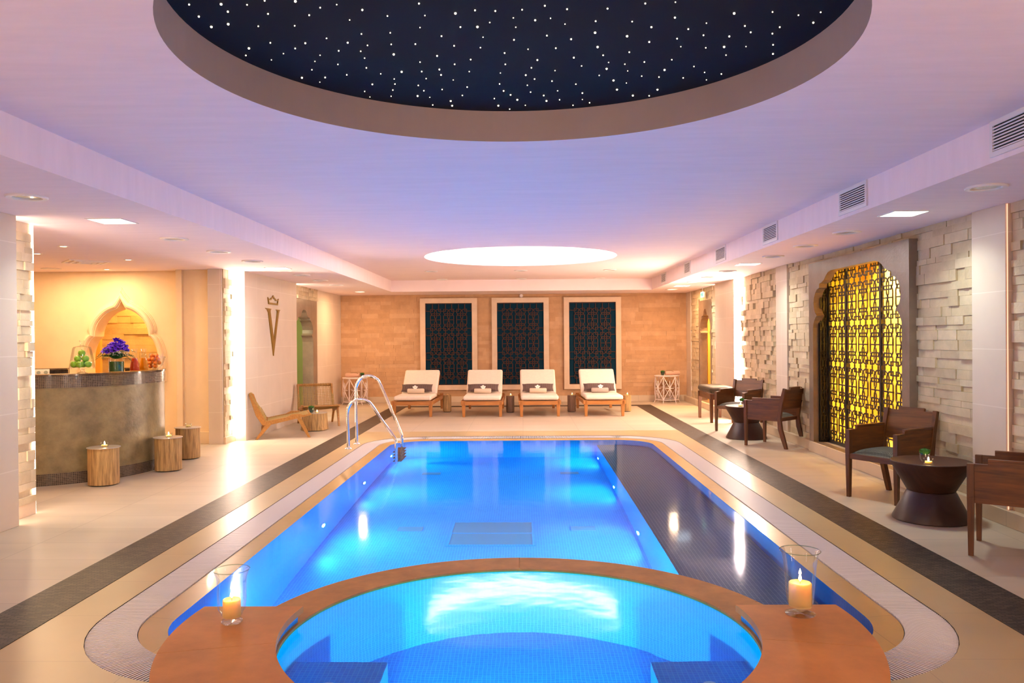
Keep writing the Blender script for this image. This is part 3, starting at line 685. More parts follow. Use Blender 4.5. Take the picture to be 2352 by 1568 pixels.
for k,(y0,y1) in enumerate(((4.30,4.82),(6.58,7.115),(8.865,9.358),(11.11,11.635),(13.43,13.9),(15.70,16.19))):
    yc=(y0+y1)/2; hw=(y1-y0)/2; t=thing('air_vent','%s white slatted air vent on the right soffit face counted from the camera'%ORD[k],'air vent',(2.817,yc,2.66),0,'soffit air vents')
    h=.085; o=hw+.02; e=.107
    mb=MB(); plate(mb,[[(-o,-e),(o,-e),(o,e),(-o,e)],[(-hw+.01,-h+.008),(hw-.01,-h+.008),(hw-.01,h-.008),(-hw+.01,h-.008)]],-.014,0,'X'); mb.build('frame',M['ring'],t)
    MB().box(-.002,0,-hw,hw,-h,h).build('backing',M['vent_dark'],t)
    mb=MB()
    for j in range(9): z=-h+.012+j*.0185; mb.box(-.012,-.006,-hw+.01,hw-.01,z,z+.0085)
    mb.build('slats',M['ring'],t)
# fibre-optic stars
STARS="""-1.45,3.61 -1.44,3.48 -1.44,3.73 -1.41,4.11 -1.36,4.01 -1.35,3.7 -1.3,3.48 -1.3,3.56 -1.3,4.18 -1.23,3.94 -1.22,3.73 -1.22,4.47 -1.21,4.09 -1.19,3.49 -1.14,4.55 -1.13,3.59 -1.13,4.02 -1.13,4.34 -1.1,3.45 -1.09,4.47 -1.08,4.21 -1.06,3.95 -1.05,3.73 -1.03,4.12 -0.97,3.46 -0.97,4.26 -0.96,4.43 -0.95,3.61 -0.94,3.89 -0.92,4.06 -0.92,4.73 -0.91,4.84 -0.88,3.53 -0.85,3.95 -0.85,4.6 -0.83,4.32 -0.81,4.07 -0.81,4.17 -0.8,3.5 -0.78,3.67 -0.78,4.83 -0.77,4.42 -0.76,3.84 -0.76,3.99 -0.75,4.71 -0.72,4.6 -0.71,4.51 -0.7,3.56 -0.65,4.12 -0.65,4.39 -0.64,3.98 -0.62,3.83 -0.62,4.83 -0.6,3.63 -0.59,4.63 -0.57,4.73 -0.55,4.86 -0.55,5.02 -0.54,4.39 -0.53,4.24 -0.53,4.51 -0.52,3.98 -0.47,3.77 -0.46,4.71 -0.44,3.5 -0.44,4.36 -0.44,4.45 -0.43,3.63 -0.43,4.15 -0.43,4.94 -0.43,5.04 -0.38,3.88 -0.38,4.54 -0.35,4.28 -0.35,4.83 -0.33,4.01 -0.31,4.67 -0.29,3.61 -0.28,3.77 -0.28,4.4 -0.26,4.21 -0.2,3.58 -0.2,3.77 -0.2,4.04 -0.18,3.9 -0.16,4.9 -0.14,3.72 -0.14,5.05 -0.12,4.62 -0.11,3.59 -0.11,4.43 -0.1,4.75 -0.08,4.12 -0.08,4.29 -0.07,5.13 -0.06,4.83 -0.03,3.67 -0.03,3.94 -0.02,3.78 -0.02,4.93 0.01,3.58 0.03,4.47 0.03,5.05 0.04,4.07 0.04,4.65 0.06,4.35 0.06,4.78 0.07,3.7 0.08,4.54 0.09,4.23 0.11,3.54 0.13,3.89 0.14,3.68 0.14,4.85 0.16,4.96 0.18,4.06 0.18,4.58 0.19,4.4 0.21,3.58 0.21,3.75 0.22,4.76 0.24,4.94 0.25,3.94 0.28,4.2 0.32,4.64 0.33,4.33 0.33,5.06 0.35,3.72 0.36,3.86 0.37,4.81 0.38,4.94 0.39,3.58 0.39,4.05 0.43,4.17 0.43,5.01 0.44,4.49 0.47,4.28 0.47,4.38 0.52,3.73 0.52,3.91 0.53,4.58 0.55,3.53 0.56,4.13 0.56,4.31 0.57,4.75 0.59,4.42 0.61,4.63 0.62,3.8 0.64,3.99 0.66,4.28 0.68,3.52 0.68,4.51 0.68,4.87 0.71,3.69 0.77,3.95 0.78,4.53 0.78,4.88 0.79,4.41 0.8,3.83 0.8,4.25 0.81,4.06 0.81,4.76 0.87,3.76 0.89,3.91 0.92,4.55 0.94,4.08 0.94,4.36 0.97,3.65 1.02,3.93 1.02,4.46 1.03,4.07 1.06,3.8 1.06,4.59 1.07,4.19 1.11,3.88 1.12,4.49 1.14,3.64 1.14,4.07 1.22,3.9 1.23,3.82 1.27,3.68 1.27,4.05 1.31,4.18 1.36,3.65 1.37,3.77"""
st=None; rg=random.Random(5)
for s in STARS.split():
    x,y=map(float,s.split(','))
    if st is None:
        st=MB().ball((0,0,0),.0048,.0048,.0048,8,4).build('star_light',M['star']); tag(st,'tiny warm white star light in the dark blue ceiling recess','star light','star lights in the ceiling recess'); o=st
    else: o=st.copy(); COL.objects.link(o)
    k=rg.choice((.6,.7,.8,.8,.95,1.2)); o.location=(x,y,ZS-.003); o.scale=(k,k,k)
# exit sign
t=thing('exit_sign','small lit green and white emergency exit sign over the right arch','sign',(3.76,16.75,2.37))
MB().box(-.02,.0,-.10,.10,-.055,.055).build('face',M['exit'],t); MB().box(.0,.03,-.10,.10,-.055,.055).build('housing',M['socket'],t)
MB().prism([(-.085,-.035),(-.01,-.035),(-.01,.035),(-.085,.035)],-.0225,-.0205,'X').build('pictogram',M['exit_green'],t)
MB().prism([(.02,-.01),(.05,-.01),(.05,-.03),(.085,0),(.05,.03),(.05,.01),(.02,.01)],-.0225,-.0205,'X').build('arrow',M['exit_green'],t)
MB().tube([(.0,0,.05),(.0,0,.15)],.006).build('stem',M['socket'],t)
t=thing('smoke_alarm','small round white alarm above the middle lattice panel','alarm',(-.02,18.765,2.483))
MB().lathe([(0,-.035),(.03,-.035),(.045,-.02),(.047,0)],24,M=Matrix.Rotation(-PI/2,4,'X')@Matrix.Scale(-1,4,(0,0,1))@Matrix.Scale(-1,4,(0,0,1))).build('cover',M['ring'],t,smooth=True)
# ================= POOL =================
pool=rrect(PX0,PX1,PY0,PY1,.5)
def clip_spa(L,r):       # close the front edge along the spa drum (radius r), far side
    a=math.asin((PY0-CYS)/r); return L+circle(CX,CYS,r,60,PI-a,a,end=True)
pr=clip_spa(pool,RO)
mb=MB(); mb.wall(pool,-1.5,-.018,closed=False,flip=True)
struct(mb.build('wall_pool',M['pool_tile']),'blue mosaic side walls of the pool')
mb=MB(); v,tt=fill_faces([pr]); mb.add([(a,b,-1.5) for a,b in v],tt)
struct(mb.build('floor_pool',M['pool_floor']),'blue mosaic floor of the pool')
# raised shelf along the right side of the pool
SX=1.085; ysp=CYS+math.sqrt(RO**2-(SX-CX)**2); aS=math.asin((ysp-CYS)/RO); a0=math.asin((PY0-CYS)/RO)
shelf=[(SX,ysp)]+circle(CX,CYS,RO,14,aS,a0,end=True)+[p for p in pool if p[0]>1.0]+[(SX,PY1)]
mb=MB(); v,tt=fill_faces([shelf]); mb.add([(a,b,-.5) for a,b in v],tt)
struct(mb.build('floor_pool_shelf',M['shelf_tile']),'pale mosaic shelf along the right side of the pool')
mb=MB(); mb.wall([(SX,ysp),(SX,PY1)],-1.5,-.5,closed=False,flip=True); struct(mb.build('wall_pool_shelf',M['pool_tile']),'blue mosaic riser of the pool shelf')
# spa basin
mb=MB(); mb.wall(circle(CX,CYS,RO,128),-1.5,-.02); struct(mb.build('wall_spa_outer',M['pool_tile'],smooth=True))
mb=MB(); mb.wall(circle(CX,CYS,RI,128),-1.12,0,flip=True); struct(mb.build('wall_spa_inner',M['spa_tile'],smooth=True),'blue mosaic wall of the round whirlpool')
mb=MB(); mb.add([(x,y,-1.12) for x,y in circle(CX,CYS,RI,96)],[list(range(96))]); struct(mb.build('floor_spa',M['pool_floor']))
for xe,s in ((-.72,-1),(.66,1)):
    yb=4.2; a1=math.asin((yb-CYS)/RI); d=abs(xe-CX); a2=math.acos(d/RI)
    A=circle(CX,CYS,RI-.001,20,a1 if s>0 else PI-a1,-a2 if s>0 else PI+a2,end=True)
    L=A+[(xe,A[-1][1]),(xe,yb)]
    mb=MB(); v,tt=fill_faces([L]); mb.add([(a,b,-.5) for a,b in v],tt)
    lo=[(xe,A[-1][1]),(xe,yb),A[0]]; mb.wall(lo,-1.12,-.5,closed=False,flip=(s<0))
    o=mb.build('wall_spa_seat',M['pool_floor']); struct(o,'blue mosaic seat block inside the whirlpool')
    t=thing('spa_jet','round white %s jet on the whirlpool seat'%('left' if s<0 else 'right'),'pool fitting',(-.97 if s<0 else .91,3.93,-.5))
    MB().lathe([(.04,0),(.04,.006),(.025,.01),(.02,.004),(0,.004)],24).build('cover',M['ring'],t,smooth=True)
mb=MB(); n=128
def annulus(mb,r0,r1,z,a0=0,a1=2*PI,n=128,cx=CX,cy_=CYS,upn=True):
    A=circle(cx,cy_,r0,n,a0,a1,end=True);B=circle(cx,cy_,r1,n,a0,a1,end=True)
    for i in range(n): mb.add([(*A[i],z),(*B[i],z),(*B[i+1],z),(*A[i+1],z)],[(0,1,2,3) if upn else (3,2,1,0)])
ja=[math.radians(d) for d in (-60,21,57,90,123.5,158,240,300)]
for k in range(len(ja)-1): annulus(mb,RI-.015,RO+.012,.002,ja[k]+.0012,ja[k+1]-.0012,40)
annulus(mb,RI-.014,RO+.010,-.004,n=64); mb.wall(circle(CX,CYS,RO+.012,128),-.03,.002); mb.wall(circle(CX,CYS,RI-.015,128),-.03,.002,flip=True)
annulus(mb,RI-.015,RI,-.03,upn=False); annulus(mb,RO,RO+.012,-.03,upn=False)
struct(mb.build('trim_spa_rim',M['wet_orange'],smooth=True,angle=30),'wet orange stone rim between whirlpool and pool')
# terrace slab (towards the camera)
aY=4.25
ao=math.asin((aY-CYS)/RT); ai=math.asin((aY-CYS)/(RI-.02))
mb=MB(); cuts=[None,math.radians(-12.3),math.radians(-90),math.radians(-166.1),None]
for k in range(4):
    p,q=cuts[k],cuts[k+1]; g=.0012
    A=circle(CX,CYS,RT,60,ao if p is None else p-g*.7,(-PI-ao) if q is None else q+g*.7,end=True); Bc=circle(CX,CYS,RI-.02,60,(-PI-ai) if q is None else q+g,ai if p is None else p-g,end=True)
    plate(mb,[A+Bc],.045,.08)
struct(mb.build('trim_spa_terrace',M['orange_stone']),'orange stone slab round the near half of the whirlpool')
ao2=math.asin((aY-.02-CYS)/(RT-.02)); ai2=math.asin((aY-.02-CYS)/RI)
Lb=circle(CX,CYS,RT-.02,120,ao2,-PI-ao2,end=True)+circle(CX,CYS,RI,120,-PI-ai2,ai2,end=True)
mb=MB(); mb.wall(Lb,-.0,.046); mb.v; struct(mb.build('trim_spa_terrace_base',M['pool_tile']))
mb=MB(); a=math.asin((aY-.02-CYS)/RI)
mb.wall(circle(CX,CYS,RI,60,-PI-a,a,end=True)[::-1],.0,.046,closed=False)
# joints in the terrace
# wet ledge ring
def ringstrip(mb,A,B,za,zb,rmin=0):
    n=len(A)
    for i in range(n):
        j=(i+1)%n
        cx_=(A[i][0]+B[j][0])/2-CX; cy__=(A[i][1]+B[j][1])/2-CYS
        if rmin and min(math.hypot(q[0]-CX,q[1]-CYS) for q in (A[i],B[i],A[j],B[j]))<rmin: continue
        mb.add([(*A[i],za),(*A[j],za),(*B[j],zb),(*B[i],zb)],[(3,2,1,0)])
def dense(L,s=.08):
    out=[]
    for i in range(len(L)):
        a=L[i];b=L[(i+1)%len(L)];d=math.dist(a,b);k=max(1,int(d/s))
        for q in range(k): out.append((a[0]+(b[0]-a[0])*q/k,a[1]+(b[1]-a[1])*q/k))
    return out
def pair(x0,x1,y0,y1,r,X0,X1,Y0,Y1,R,s=.05):
    A=rrect(x0,x1,y0,y1,r,24);B=rrect(X0,X1,Y0,Y1,R,24);oa=[];ob=[]
    for i in range(len(A)):
        j=(i+1)%len(A);d=math.dist(B[i],B[j]);k=max(1,int(d/s))
        for q in range(k):
            oa.append((A[i][0]+(A[j][0]-A[i][0])*q/k,A[i][1]+(A[j][1]-A[i][1])*q/k)); ob.append((B[i][0]+(B[j][0]-B[i][0])*q/k,B[i][1]+(B[j][1]-B[i][1])*q/k))
    return oa,ob
G_IN=(GX0+.245,GX1-.245,3.695,12.0,.655)
A,B=pair(PX0,PX1,PY0,PY1,.5,*G_IN)
mb=MB(); ringstrip(mb,B,A,-.008,-.020,1.44); 
struct(mb.build('trim_pool_ledge',M['ledge'],smooth=True),'wet yellow stone ledge sloping into the pool')
# grating
A,B=pair(*G_IN,GX0,GX1,3.45,12.25,.9,s=.05)
mb=MB(); ringstrip(mb,B,A,-.06,-.06,1.5); struct(mb.build('floor_overflow_channel',M['channel']))
mb=MB(); mb.wall([p for p in outer],-.06,0,flip=True,closed=False); 
gi=rrect(*G_IN,24); mb.wall(gi,-.06,-.008,closed=False); struct(mb.build('wall_overflow_channel',M['channel']))
mb=MB()
A,B=pair(*G_IN,GX0,GX1,3.45,12.25,.9,s=.0168)
for i in range(len(A)):
    a=Vector(A[i]);b=Vector(B[i])
    if min((a-Vector((CX,CYS))).length,(b-Vector((CX,CYS))).length)<1.5: continue
    e=(b-a).normalized(); n=Vector((-e.y,e.x))*.0040; a=a+e*.004;b=b-e*.004
    q=[a+n,b+n,b-n,a-n]
    if (q[1]-q[0]).cross(q[2]-q[1])<0 if hasattr((q[1]-q[0]),'cross') and False else False: pass
    mb.add([(p.x,p.y,-.001) for p in q]+[(p.x,p.y,-.014) for p in q],[(3,2,1,0),(0,1,5,4),(1,2,6,5),(2,3,7,6),(3,0,4,7)])
A2,B2=pair(GX0+.17,GX1-.17,3.62,12.08,.73,GX0+.162,GX1-.162,3.612,12.088,.738)
ringstrip(mb,B2,A2,-.009,-.009,1.5)
A2,B2=pair(GX0+.083,GX1-.083,3.533,12.167,.817,GX0+.075,GX1-.075,3.525,12.175,.825)
ringstrip(mb,B2,A2,-.009,-.009,1.5)
o=mb.build('overflow_grating',M['grate']); tag(o,'white slatted overflow grating running round the pool','grating')
# water
mb=MB(); prw=clip_spa(rrect(PX0,PX1,PY0,PY1,.5),RO+.012); v,tt=fill_faces([prw]); mb.add([(a,b,-.021) for a,b in v],tt)
tag(mb.build('pool_water',water('pool_water',1.6,.10,.075)),'clear blue lit water filling the long pool','water')
mb=MB(); mb.add([(x,y,-.010) for x,y in circle(CX,CYS,RI-.0005,96)],[list(range(96))])
tag(mb.build('whirlpool_water',water('spa_water',2.4,.16,.09)),'bright blue water in the round whirlpool','water')
# underwater lamps
for y,l in ((7.5,'nearest'),(9.45,'middle'),(11.4,'farthest')):
    for x,s,p in ((PX0,1,'left'),(SX,-1,'right')):
        t=thing('underwater_lamp','%s lit round underwater lamp in the %s pool wall'%(l,p),'underwater lamp',(x,y,-.95 if s>0 else -1.22),0,'underwater pool lamps')
        R_=Matrix.Rotation(PI/2*s,4,'Y')
        MB().lathe([(.075,0),(.075,.012),(.05,.016),(.048,0)],24,M=R_).build('ring',M['chrome'],t,smooth=True)
        MB().lathe([(0,.010),(.048,.010)],20,M=R_).build('lens',M['pool_lens'],t)
t=thing('floor_drain','large rectangular blue floor grille in the middle of the pool','drain',(-.31,7.82,-1.5))
MB().box(-.39,.39,-.37,.37,0,.012).build('grille',M['drain'],t); mb=MB(); plate(mb,[[(-.42,-.40),(.42,-.40),(.42,.40),(-.42,.40)],[(-.39,-.37),(.39,-.37),(.39,.37),(-.39,.37)]],0,.016); mb.box(-.39,.39,-.02,.0,.012,.015).build('frame',M['pool_floor'],t)
for x,y,l in ((-1.22,10.63,'far left'),(.61,10.63,'far right'),(-1.13,7.96,'near left'),(.59,7.96,'near right')):
    t=thing('floor_inlet','%s small rectangular inlet on the pool floor'%l,'pool fitting',(x,y,-1.5),0,'pool floor inlets'); MB().box(-.12,.12,-.07,.07,0,.01).build('cover',M['drain'],t)
# ladder
t=thing('pool_ladder','curved chrome ladder rails with brown treads at the left pool edge','pool ladder',(-2.38,11.15,0))
def smooth(P,n=6):
    out=[];P=[Vector(p) for p in P]
    for i in range(len(P)-1):
        p0=P[max(i-1,0)];p1=P[i];p2=P[i+1];p3=P[min(i+2,len(P)-1)]
        for k in range(n):
            s=k/n; out.append(.5*((2*p1)+(-p0+p2)*s+(2*p0-5*p1+4*p2-p3)*s*s+(-p0+3*p1-3*p2+p3)*s**3))
    out.append(P[-1]); return out
RN=[(-2.384,0),(-2.386,.30),(-2.387,.50),(-2.372,.575),(-2.33,.637),(-2.27,.668),(-2.207,.675),(-2.13,.657),(-2.06,.60),(-1.921,.389),(-1.76,.165),(-1.735,.10),(-1.73,-.05),(-1.73,-1.1)]
RF=[(-2.370,0),(-2.373,.45),(-2.374,.74),(-2.365,.835),(-2.334,.905),(-2.284,.954),(-2.217,.975),(-2.15,.968),(-2.092,.935),(-2.034,.866),(-1.871,.483),(-1.745,.175),(-1.728,.10),(-1.725,-.05),(-1.725,-1.1)]
for L,y in ((RN,10.906),(RF,11.398)):
    MB().tube([(p.x+2.38,y-11.15,p.y) for p in smooth([(a,b) for a,b in L],5)],.0215,14).build('rail',M['chrome'],t,smooth=True)
    MB().lathe([(.022,0),(.05,0),(.05,.008),(.04,.02),(.022,.024)],24,c=(L[0][0]+2.38,y-11.15,.002)).build('base_flange',M['chrome'],t,smooth=True)
for k in range(4): MB().box(.60,.72,-.25,.25,-.22-.24*k,-.19-.24*k).build('tread',M['treads'],t,bevel=.006)
# ================= BAR =================
BX,BY,BR=-5.46,9.30,1.17
g0,g1=math.radians(71.5),math.radians(112.5)      # gap at the back of the ring
def arcwall(mb,r,z0,z1,flip=False,a0=g1,a1=g0+2*PI,n=120): mb.wall(circle(BX,BY,r,n,a0,a1,end=True),z0,z1,closed=False,flip=flip)
def arcslab(mb,r0,r1,z0,z1,a0=g1,a1=g0+2*PI,n=120):
    A=circle(BX,BY,r0,n,a0,a1,end=True);B=circle(BX,BY,r1,n,a0,a1,end=True); mb.prism(A+B[::-1],z0,z1)
t=thing('bar_counter','round curved plaster bar counter with brown mosaic bands','bar counter',(0,0,0))
mb=MB(); arcslab(mb,BR-.13,BR,0,1.135); mb.build('body',M['counter'],t,smooth=True)
mb=MB(); arcslab(mb,BR-.155,BR+.012,1.01,1.135); mb2=MB()
def band(r,z0,z1,name,flip=False):
    mb=MB(); arcwall(mb,r,z0,z1,flip); mb.add([(0,0,-1)]*0,[]) ; return mb.build(name,M['counter_mosaic'],t,smooth=True)
band(BR+.008,1.01,1.135,'mosaic_band'); band(BR+.006,0,.125,'mosaic_base'); band(BR-.134,.85,1.135,'inner_mosaic',True)
mb=MB(); arcslab(mb,BR-.20,BR+.02,1.135,1.155); mb.build('marble_top',M['marble'],t,smooth=True,angle=30)
mb=MB(); arcslab(mb,.55,BR-.14,.86,.90); mb.build('inner_worktop',M['marble'],t)
for x,y,l in ((-6.146,10.076,'left white wall socket on the inner side of the bar counter'),(-6.079,10.131,'right white wall socket on the inner side of the bar counter')):
    a=math.atan2(y-BY,x-BX); o=thing('wall_socket',l,'socket',(BX+.962*cos(a),BY+.962*sin(a),1.108),a-PI/2,'bar sockets')
    MB().box(-.042,.042,-.0,.014,-.040,.040).build('plate',M['socket'],o,bevel=.004)
    MB().lathe([(.022,0),(.02,-.006),(0,-.006)],20,M=Matrix.Translation((0,-.006,0))@Matrix.Rotation(-PI/2,4,'X')).build('outlet',M['reflector'],o)
ZT=1.155
t=thing('cake_stand','low glass cake stand holding green apples on the bar','cake stand',(-4.713,8.52,ZT))
MB().lathe([(.055,.0),(.05,.006),(.018,.02),(.014,.035),(.03,.045),(.128,.05),(.13,.058)],40).build('stand',M['clear_glass'],t,smooth=True)
t=thing('glass_dome','tall clear glass dome with knob over the green apples','glass dome',(-4.713,8.52,ZT+.06))
MB().lathe([(.126,0),(.124,.02),(.092,.205),(.082,.222),(.03,.235),(.018,.24),(.016,.262),(.026,.285),(.024,.292),(0,.292)],40).build('dome',M['clear_glass'],t,smooth=True)
ap=None; AL=['front left','front middle','front right','far left','back middle','upper left','upper right','topmost']
for k,(x,y,z) in enumerate(((-.062,-.044,.034),(.012,-.072,.034),(.078,-.025,.034),(-.078,.034,.034),(.008,.012,.034),(-.034,-.022,.096),(.040,-.006,.096),(.0,-.005,.155))):
    if ap is None:
        ap=thing('green_apple','x','apple',(0,0,0),0,'green apples under the glass dome')
        L=[(0,.025)]+[(.037*sin(a)**.9,-.034*cos(a)*1.0+.003) for a in [PI*(1-j/12) for j in range(1,12)]]+[(0,-.03)]
        MB().lathe(L,20).build('skin',M['apple'],ap,smooth=True); MB().tube([(0,0,.024),(.003,0,.036),(.006,0,.044)],.0018,6).build('stem',M['stem'],ap); o=ap
    else: o=dup(ap)
    o.location=(-4.713+x,8.52+y,ZT+.06+z); o.rotation_euler=((k*37%40-20)/60,(k*53%40-20)/60,k*1.3); o['label']='%s green apple under the glass dome'%AL[k]
# vase with rolled leaf and bouquet
vx,vy=-4.49,8.81
t=thing('glass_vase','clear glass cylinder vase lined with dark green leaves on the bar','vase',(vx,vy,ZT))
MB().lathe([(0,.004),(.076,.004),(.078,0),(.080,.004),(.080,.150)],36).build('glass',M['clear_glass'],t,smooth=True)
MB().lathe([(0,.008),(.074,.008),(.074,.118),(.0,.120)],36).build('leaf_lining',M['leaf_dark'],t,smooth=True)
t=thing('flower_bouquet','bouquet of purple anemones with fern leaves and tiny white flowers','bouquet',(vx,vy,ZT+.14))
rg=random.Random(4)
MB().ball((0,0,.05),.075,.075,.045,16,8).build('foliage_core',M['leaf_dark'],t,smooth=True)
def fern(mb,base,d,L,droop,w=.03):
    d=Vector(d).normalized(); s=Vector((-d.y,d.x,0)); pts=[]
    for k in range(9):
        q=k/8; pts.append(Vector(base)+d*L*q+Vector((0,0,.035*sin(q*2.2)-droop*q*q)))
    mb.tube(pts,[.0015]*9,4)
    for k in range(1,9):
        l=w*(1-abs(k/8-.35)*.9)
        for sg in (1,-1):
            a=pts[k]; tip=a+s*sg*l+d*l*.5+Vector((0,0,-.004)); m_=a+s*sg*l*.5+d*(l*.1)
            mb.add([a,m_+d*.012,tip,m_-d*.010],[(0,1,2,3)])
for k in range(34):
    a=2*PI*k/34+rg.uniform(-.1,.1); mb=MB(); fern(mb,(.03*cos(a),.03*sin(a),.01+.07*rg.random()),(cos(a),sin(a),0),rg.uniform(.11,.18),rg.uniform(.0,.08),.045); mb.build('fern_leaf',M['fern'],t)
BL=[(-.11,-.05,.095),(-.075,-.085,.09),(-.03,-.10,.085),(-.085,-.02,.125),(-.045,-.06,.13),(0,-.08,.125),(-.055,0,.16),(-.015,-.03,.17),(.025,-.05,.155),(-.0,.01,.20),(.035,.0,.195),(.06,-.03,.16),(-.02,.04,.215),(.09,-.05,.115),(.11,-.02,.10),(.085,.02,.14),(-.10,.04,.11),(.03,.05,.17),(.02,-.09,.095),(.055,-.075,.11),(-.065,.02,.14),(.01,-.06,.145),(-.10,.0,.10),(.05,.03,.18),(-.03,-.075,.11),(.07,-.06,.135)]
for k,(x,y,z) in enumerate(BL):
    c=Vector((x,y,z)); n=(Vector((x,y-.03,z-.02))+Vector((0,0,.03))).normalized(); q=n.to_track_quat('Z','Y').to_matrix().to_4x4(); X=Matrix.Translation(c)@q
    mb=MB()
    for j in range(7):
        a=2*PI*j/7; r=.040; vs=[(0,0,0)]
        for u_,v_ in ((.35,-.32),(.75,-.42),(1,-.2),(1.02,.1),(.8,.42),(.35,.32)):
            vs.append((r*(u_*cos(a)-v_*sin(a)),r*(u_*sin(a)+v_*cos(a)),.020*u_*u_+.003*((j+k)%2)))
        mb.add(vs,[(0,1,2),(0,2,3),(0,3,4),(0,4,5),(0,5,6)],M=X)
    b=mb.build('bloom',M['purple'],t,smooth=True); MB().ball((0,0,.006),.008,n=8,m=5,M=X).build('core',M['flower_core'],b)
mb=MB()
for k in range(60):
    a=rg.uniform(-2.6,-.1); r=rg.uniform(.07,.13); mb.ball((r*cos(a)+.03,r*sin(a),.045+rg.uniform(0,.045)),.0045,n=5,m=3)
mb.build('white_filler_flowers',M['orchid'],t)
for x,y,j,l in ((-4.405,9.05,'juice_red','glass carafe of red juice on the bar'),(-4.385,9.23,'juice_orange','glass carafe of orange juice on the bar')):
    t=thing('juice_carafe',l,'carafe',(x,y,ZT),0,'juice carafes on the bar')
    MB().lathe([(0,.003),(.048,.003),(.052,.01),(.047,.07),(.030,.145),(.024,.18),(.025,.21),(.034,.25)],32).build('glass',M['clear_glass'],t,smooth=True)
    MB().lathe([(0,.006),(.046,.006),(.049,.012),(.044,.07),(.028,.145),(.0,.147)],32).build('juice',M[j],t,smooth=True)
t=thing('glass_bowl','slanted clear glass bowl of oranges at the end of the bar','bowl',(-4.375,9.46,ZT)); t.rotation_euler=(.0,.0,.3)
prof=[(0,.004),(.03,.004),(.06,.02),(.082,.06),(.090,.11),(.092,.17)]
MB().lathe(prof,36,M=Matrix.Translation((0,0,.01))@Matrix.Rotation(.25,4,'Y')).build('bowl',M['clear_glass'],t,smooth=True)
MB().lathe([(.0,0),(.05,0),(.05,.006),(.02,.012)],28).build('foot',M['clear_glass'],t,smooth=True)
orr=None; OL=[(-.03,-.03,.05),(.03,-.035,.05),(.0,.03,.05),(-.055,-.0,.088),(-.02,-.055,.09),(.035,-.045,.092),(.06,.0,.09),(.01,.0,.098),(-.04,-.04,.13),(.01,-.055,.135),(.055,-.02,.132),(-.045,.02,.13),(.02,.02,.14),(-.015,-.025,.172),(.035,-.01,.175),(.0,.03,.172)]
ON='lowest left,lowest right,lowest back,second layer left,second layer front left,second layer front right,second layer right,second layer centre,third layer front left,third layer front,third layer right,third layer left,third layer centre,upper left,topmost,upper back'.split(',')
for k,(x,y,z) in enumerate(OL):
    if orr is None:
        orr=thing('orange','x','orange',(0,0,0),0,'oranges in the glass bowl'); MB().ball((0,0,0),.0245,n=16,m=10).build('peel',M['orange'],orr,smooth=True); MB().lathe([(0,.001),(.003,0)],6,c=(0,0,.0242)).build('stem_end',M['fern'],orr); o=orr
    else: o=dup(orr)
    o.location=(-4.365+x*1.0,9.445+y*.9,ZT+z-.008); o.rotation_euler=(k*.7,k*1.1,0); o['label']='%s orange in the glass bowl on the bar'%ON[k]
# ================= TEALIGHTS =================
def tealight(loc,label,lit=True,s=1.0,group='tealights in glass cups'):
    t=thing('tealight_holder',label,'candle',loc,0,group)
    MB().lathe([(0,.004*s),(.026*s,.004*s),(.030*s,0),(.034*s,.012*s),(.031*s,.022*s),(.035*s,.040*s)],28).build('glass_cup',M['clear_glass'],t,smooth=True)
    w_=MB().lathe([(0,.006*s),(.024*s,.006*s),(.024*s,.020*s),(0,.020*s)],20).build('wax',M['wax'],t,smooth=True)
    if lit: MB().lathe([(0,.022*s),(.006*s,.030*s),(.005*s,.038*s),(0,.052*s)],10).build('flame',M['flame'],t,smooth=True)
    return t
def log(name,loc,r,h,m,label,group,seed,flare=0,disc=None):
    rg=random.Random(seed); t=thing(name,label,'log table',loc,rg.uniform(0,6),group)
    n=48;mb=MB();rows=10;vs=[];ph=[rg.uniform(0,6) for _ in range(5)]
    for k in range(rows+1):
        q=k/rows
        for i in range(n):
            a=2*PI*i/n; rr=r*(1+.02*sin(3*a+ph[0])+.015*sin(7*a+ph[1]+q)+.008*sin(17*a+ph[2]+2*q)+flare*(1-q)**2*(.5+.5*sin(5*a+ph[3])))
            vs.append((rr*cos(a),rr*sin(a),.012+q*(h-.012)))
    fs=[(k*n+i,k*n+(i+1)%n,(k+1)*n+(i+1)%n,(k+1)*n+i) for k in range(rows) for i in range(n)]+[[rows*n+i for i in range(n)],list(range(n))[::-1]]
    mb.add(vs,fs).build('trunk',M[m],t,smooth=True,angle=50)
    MB().lathe([(0,0),(r*.88,0),(r*.88,.013)],32).build('foot_disc',M['black_metal'],t)
    if disc: MB().lathe([(0,h),(r*disc,h),(r*disc,h+.006),(0,h+.006)],48).build('top_disc',M['steel_disc'],t,smooth=True,angle=30)
    return t
for (x,y,r,h,l,sd,lit) in ((-4.384,8.32,.148,.388,'log table nearest the camera beside the bar counter',1,True),(-4.105,9.21,.146,.380,'middle log table by the right end of the bar counter',2,True),(-4.265,10.14,.146,.390,'log table furthest from the camera by the bar opening',3,False)):
    log('log_table',(x,y,0),r,h,'log',l+' with steel top disc',"log tables by the bar",sd,0,1.1)
    tealight((x+.01,y-.0,h+.006),'tealight on the '+l,lit,1.15)
for x,y,r,h,m,l,sd,lit in ((-1.545,16.35,.085,.345,'log','first slim log between the left two sun loungers',4,False),(-.252,16.15,.082,.335,'log_grey','second slim grey log between the middle sun loungers',5,True),(.985,16.2,.084,.335,'log_grey','third slim log left of the rightmost sun lounger',6,True),(2.10,16.2,.083,.33,'log','fourth slim log right of the rightmost sun lounger',7,True)):
    log('log_stool',(x,y,0),r,h,m,l,'slim logs between the sun loungers',sd)
    tealight((x+.01,y-.01,h),'tealight on the '+l,lit,.9)
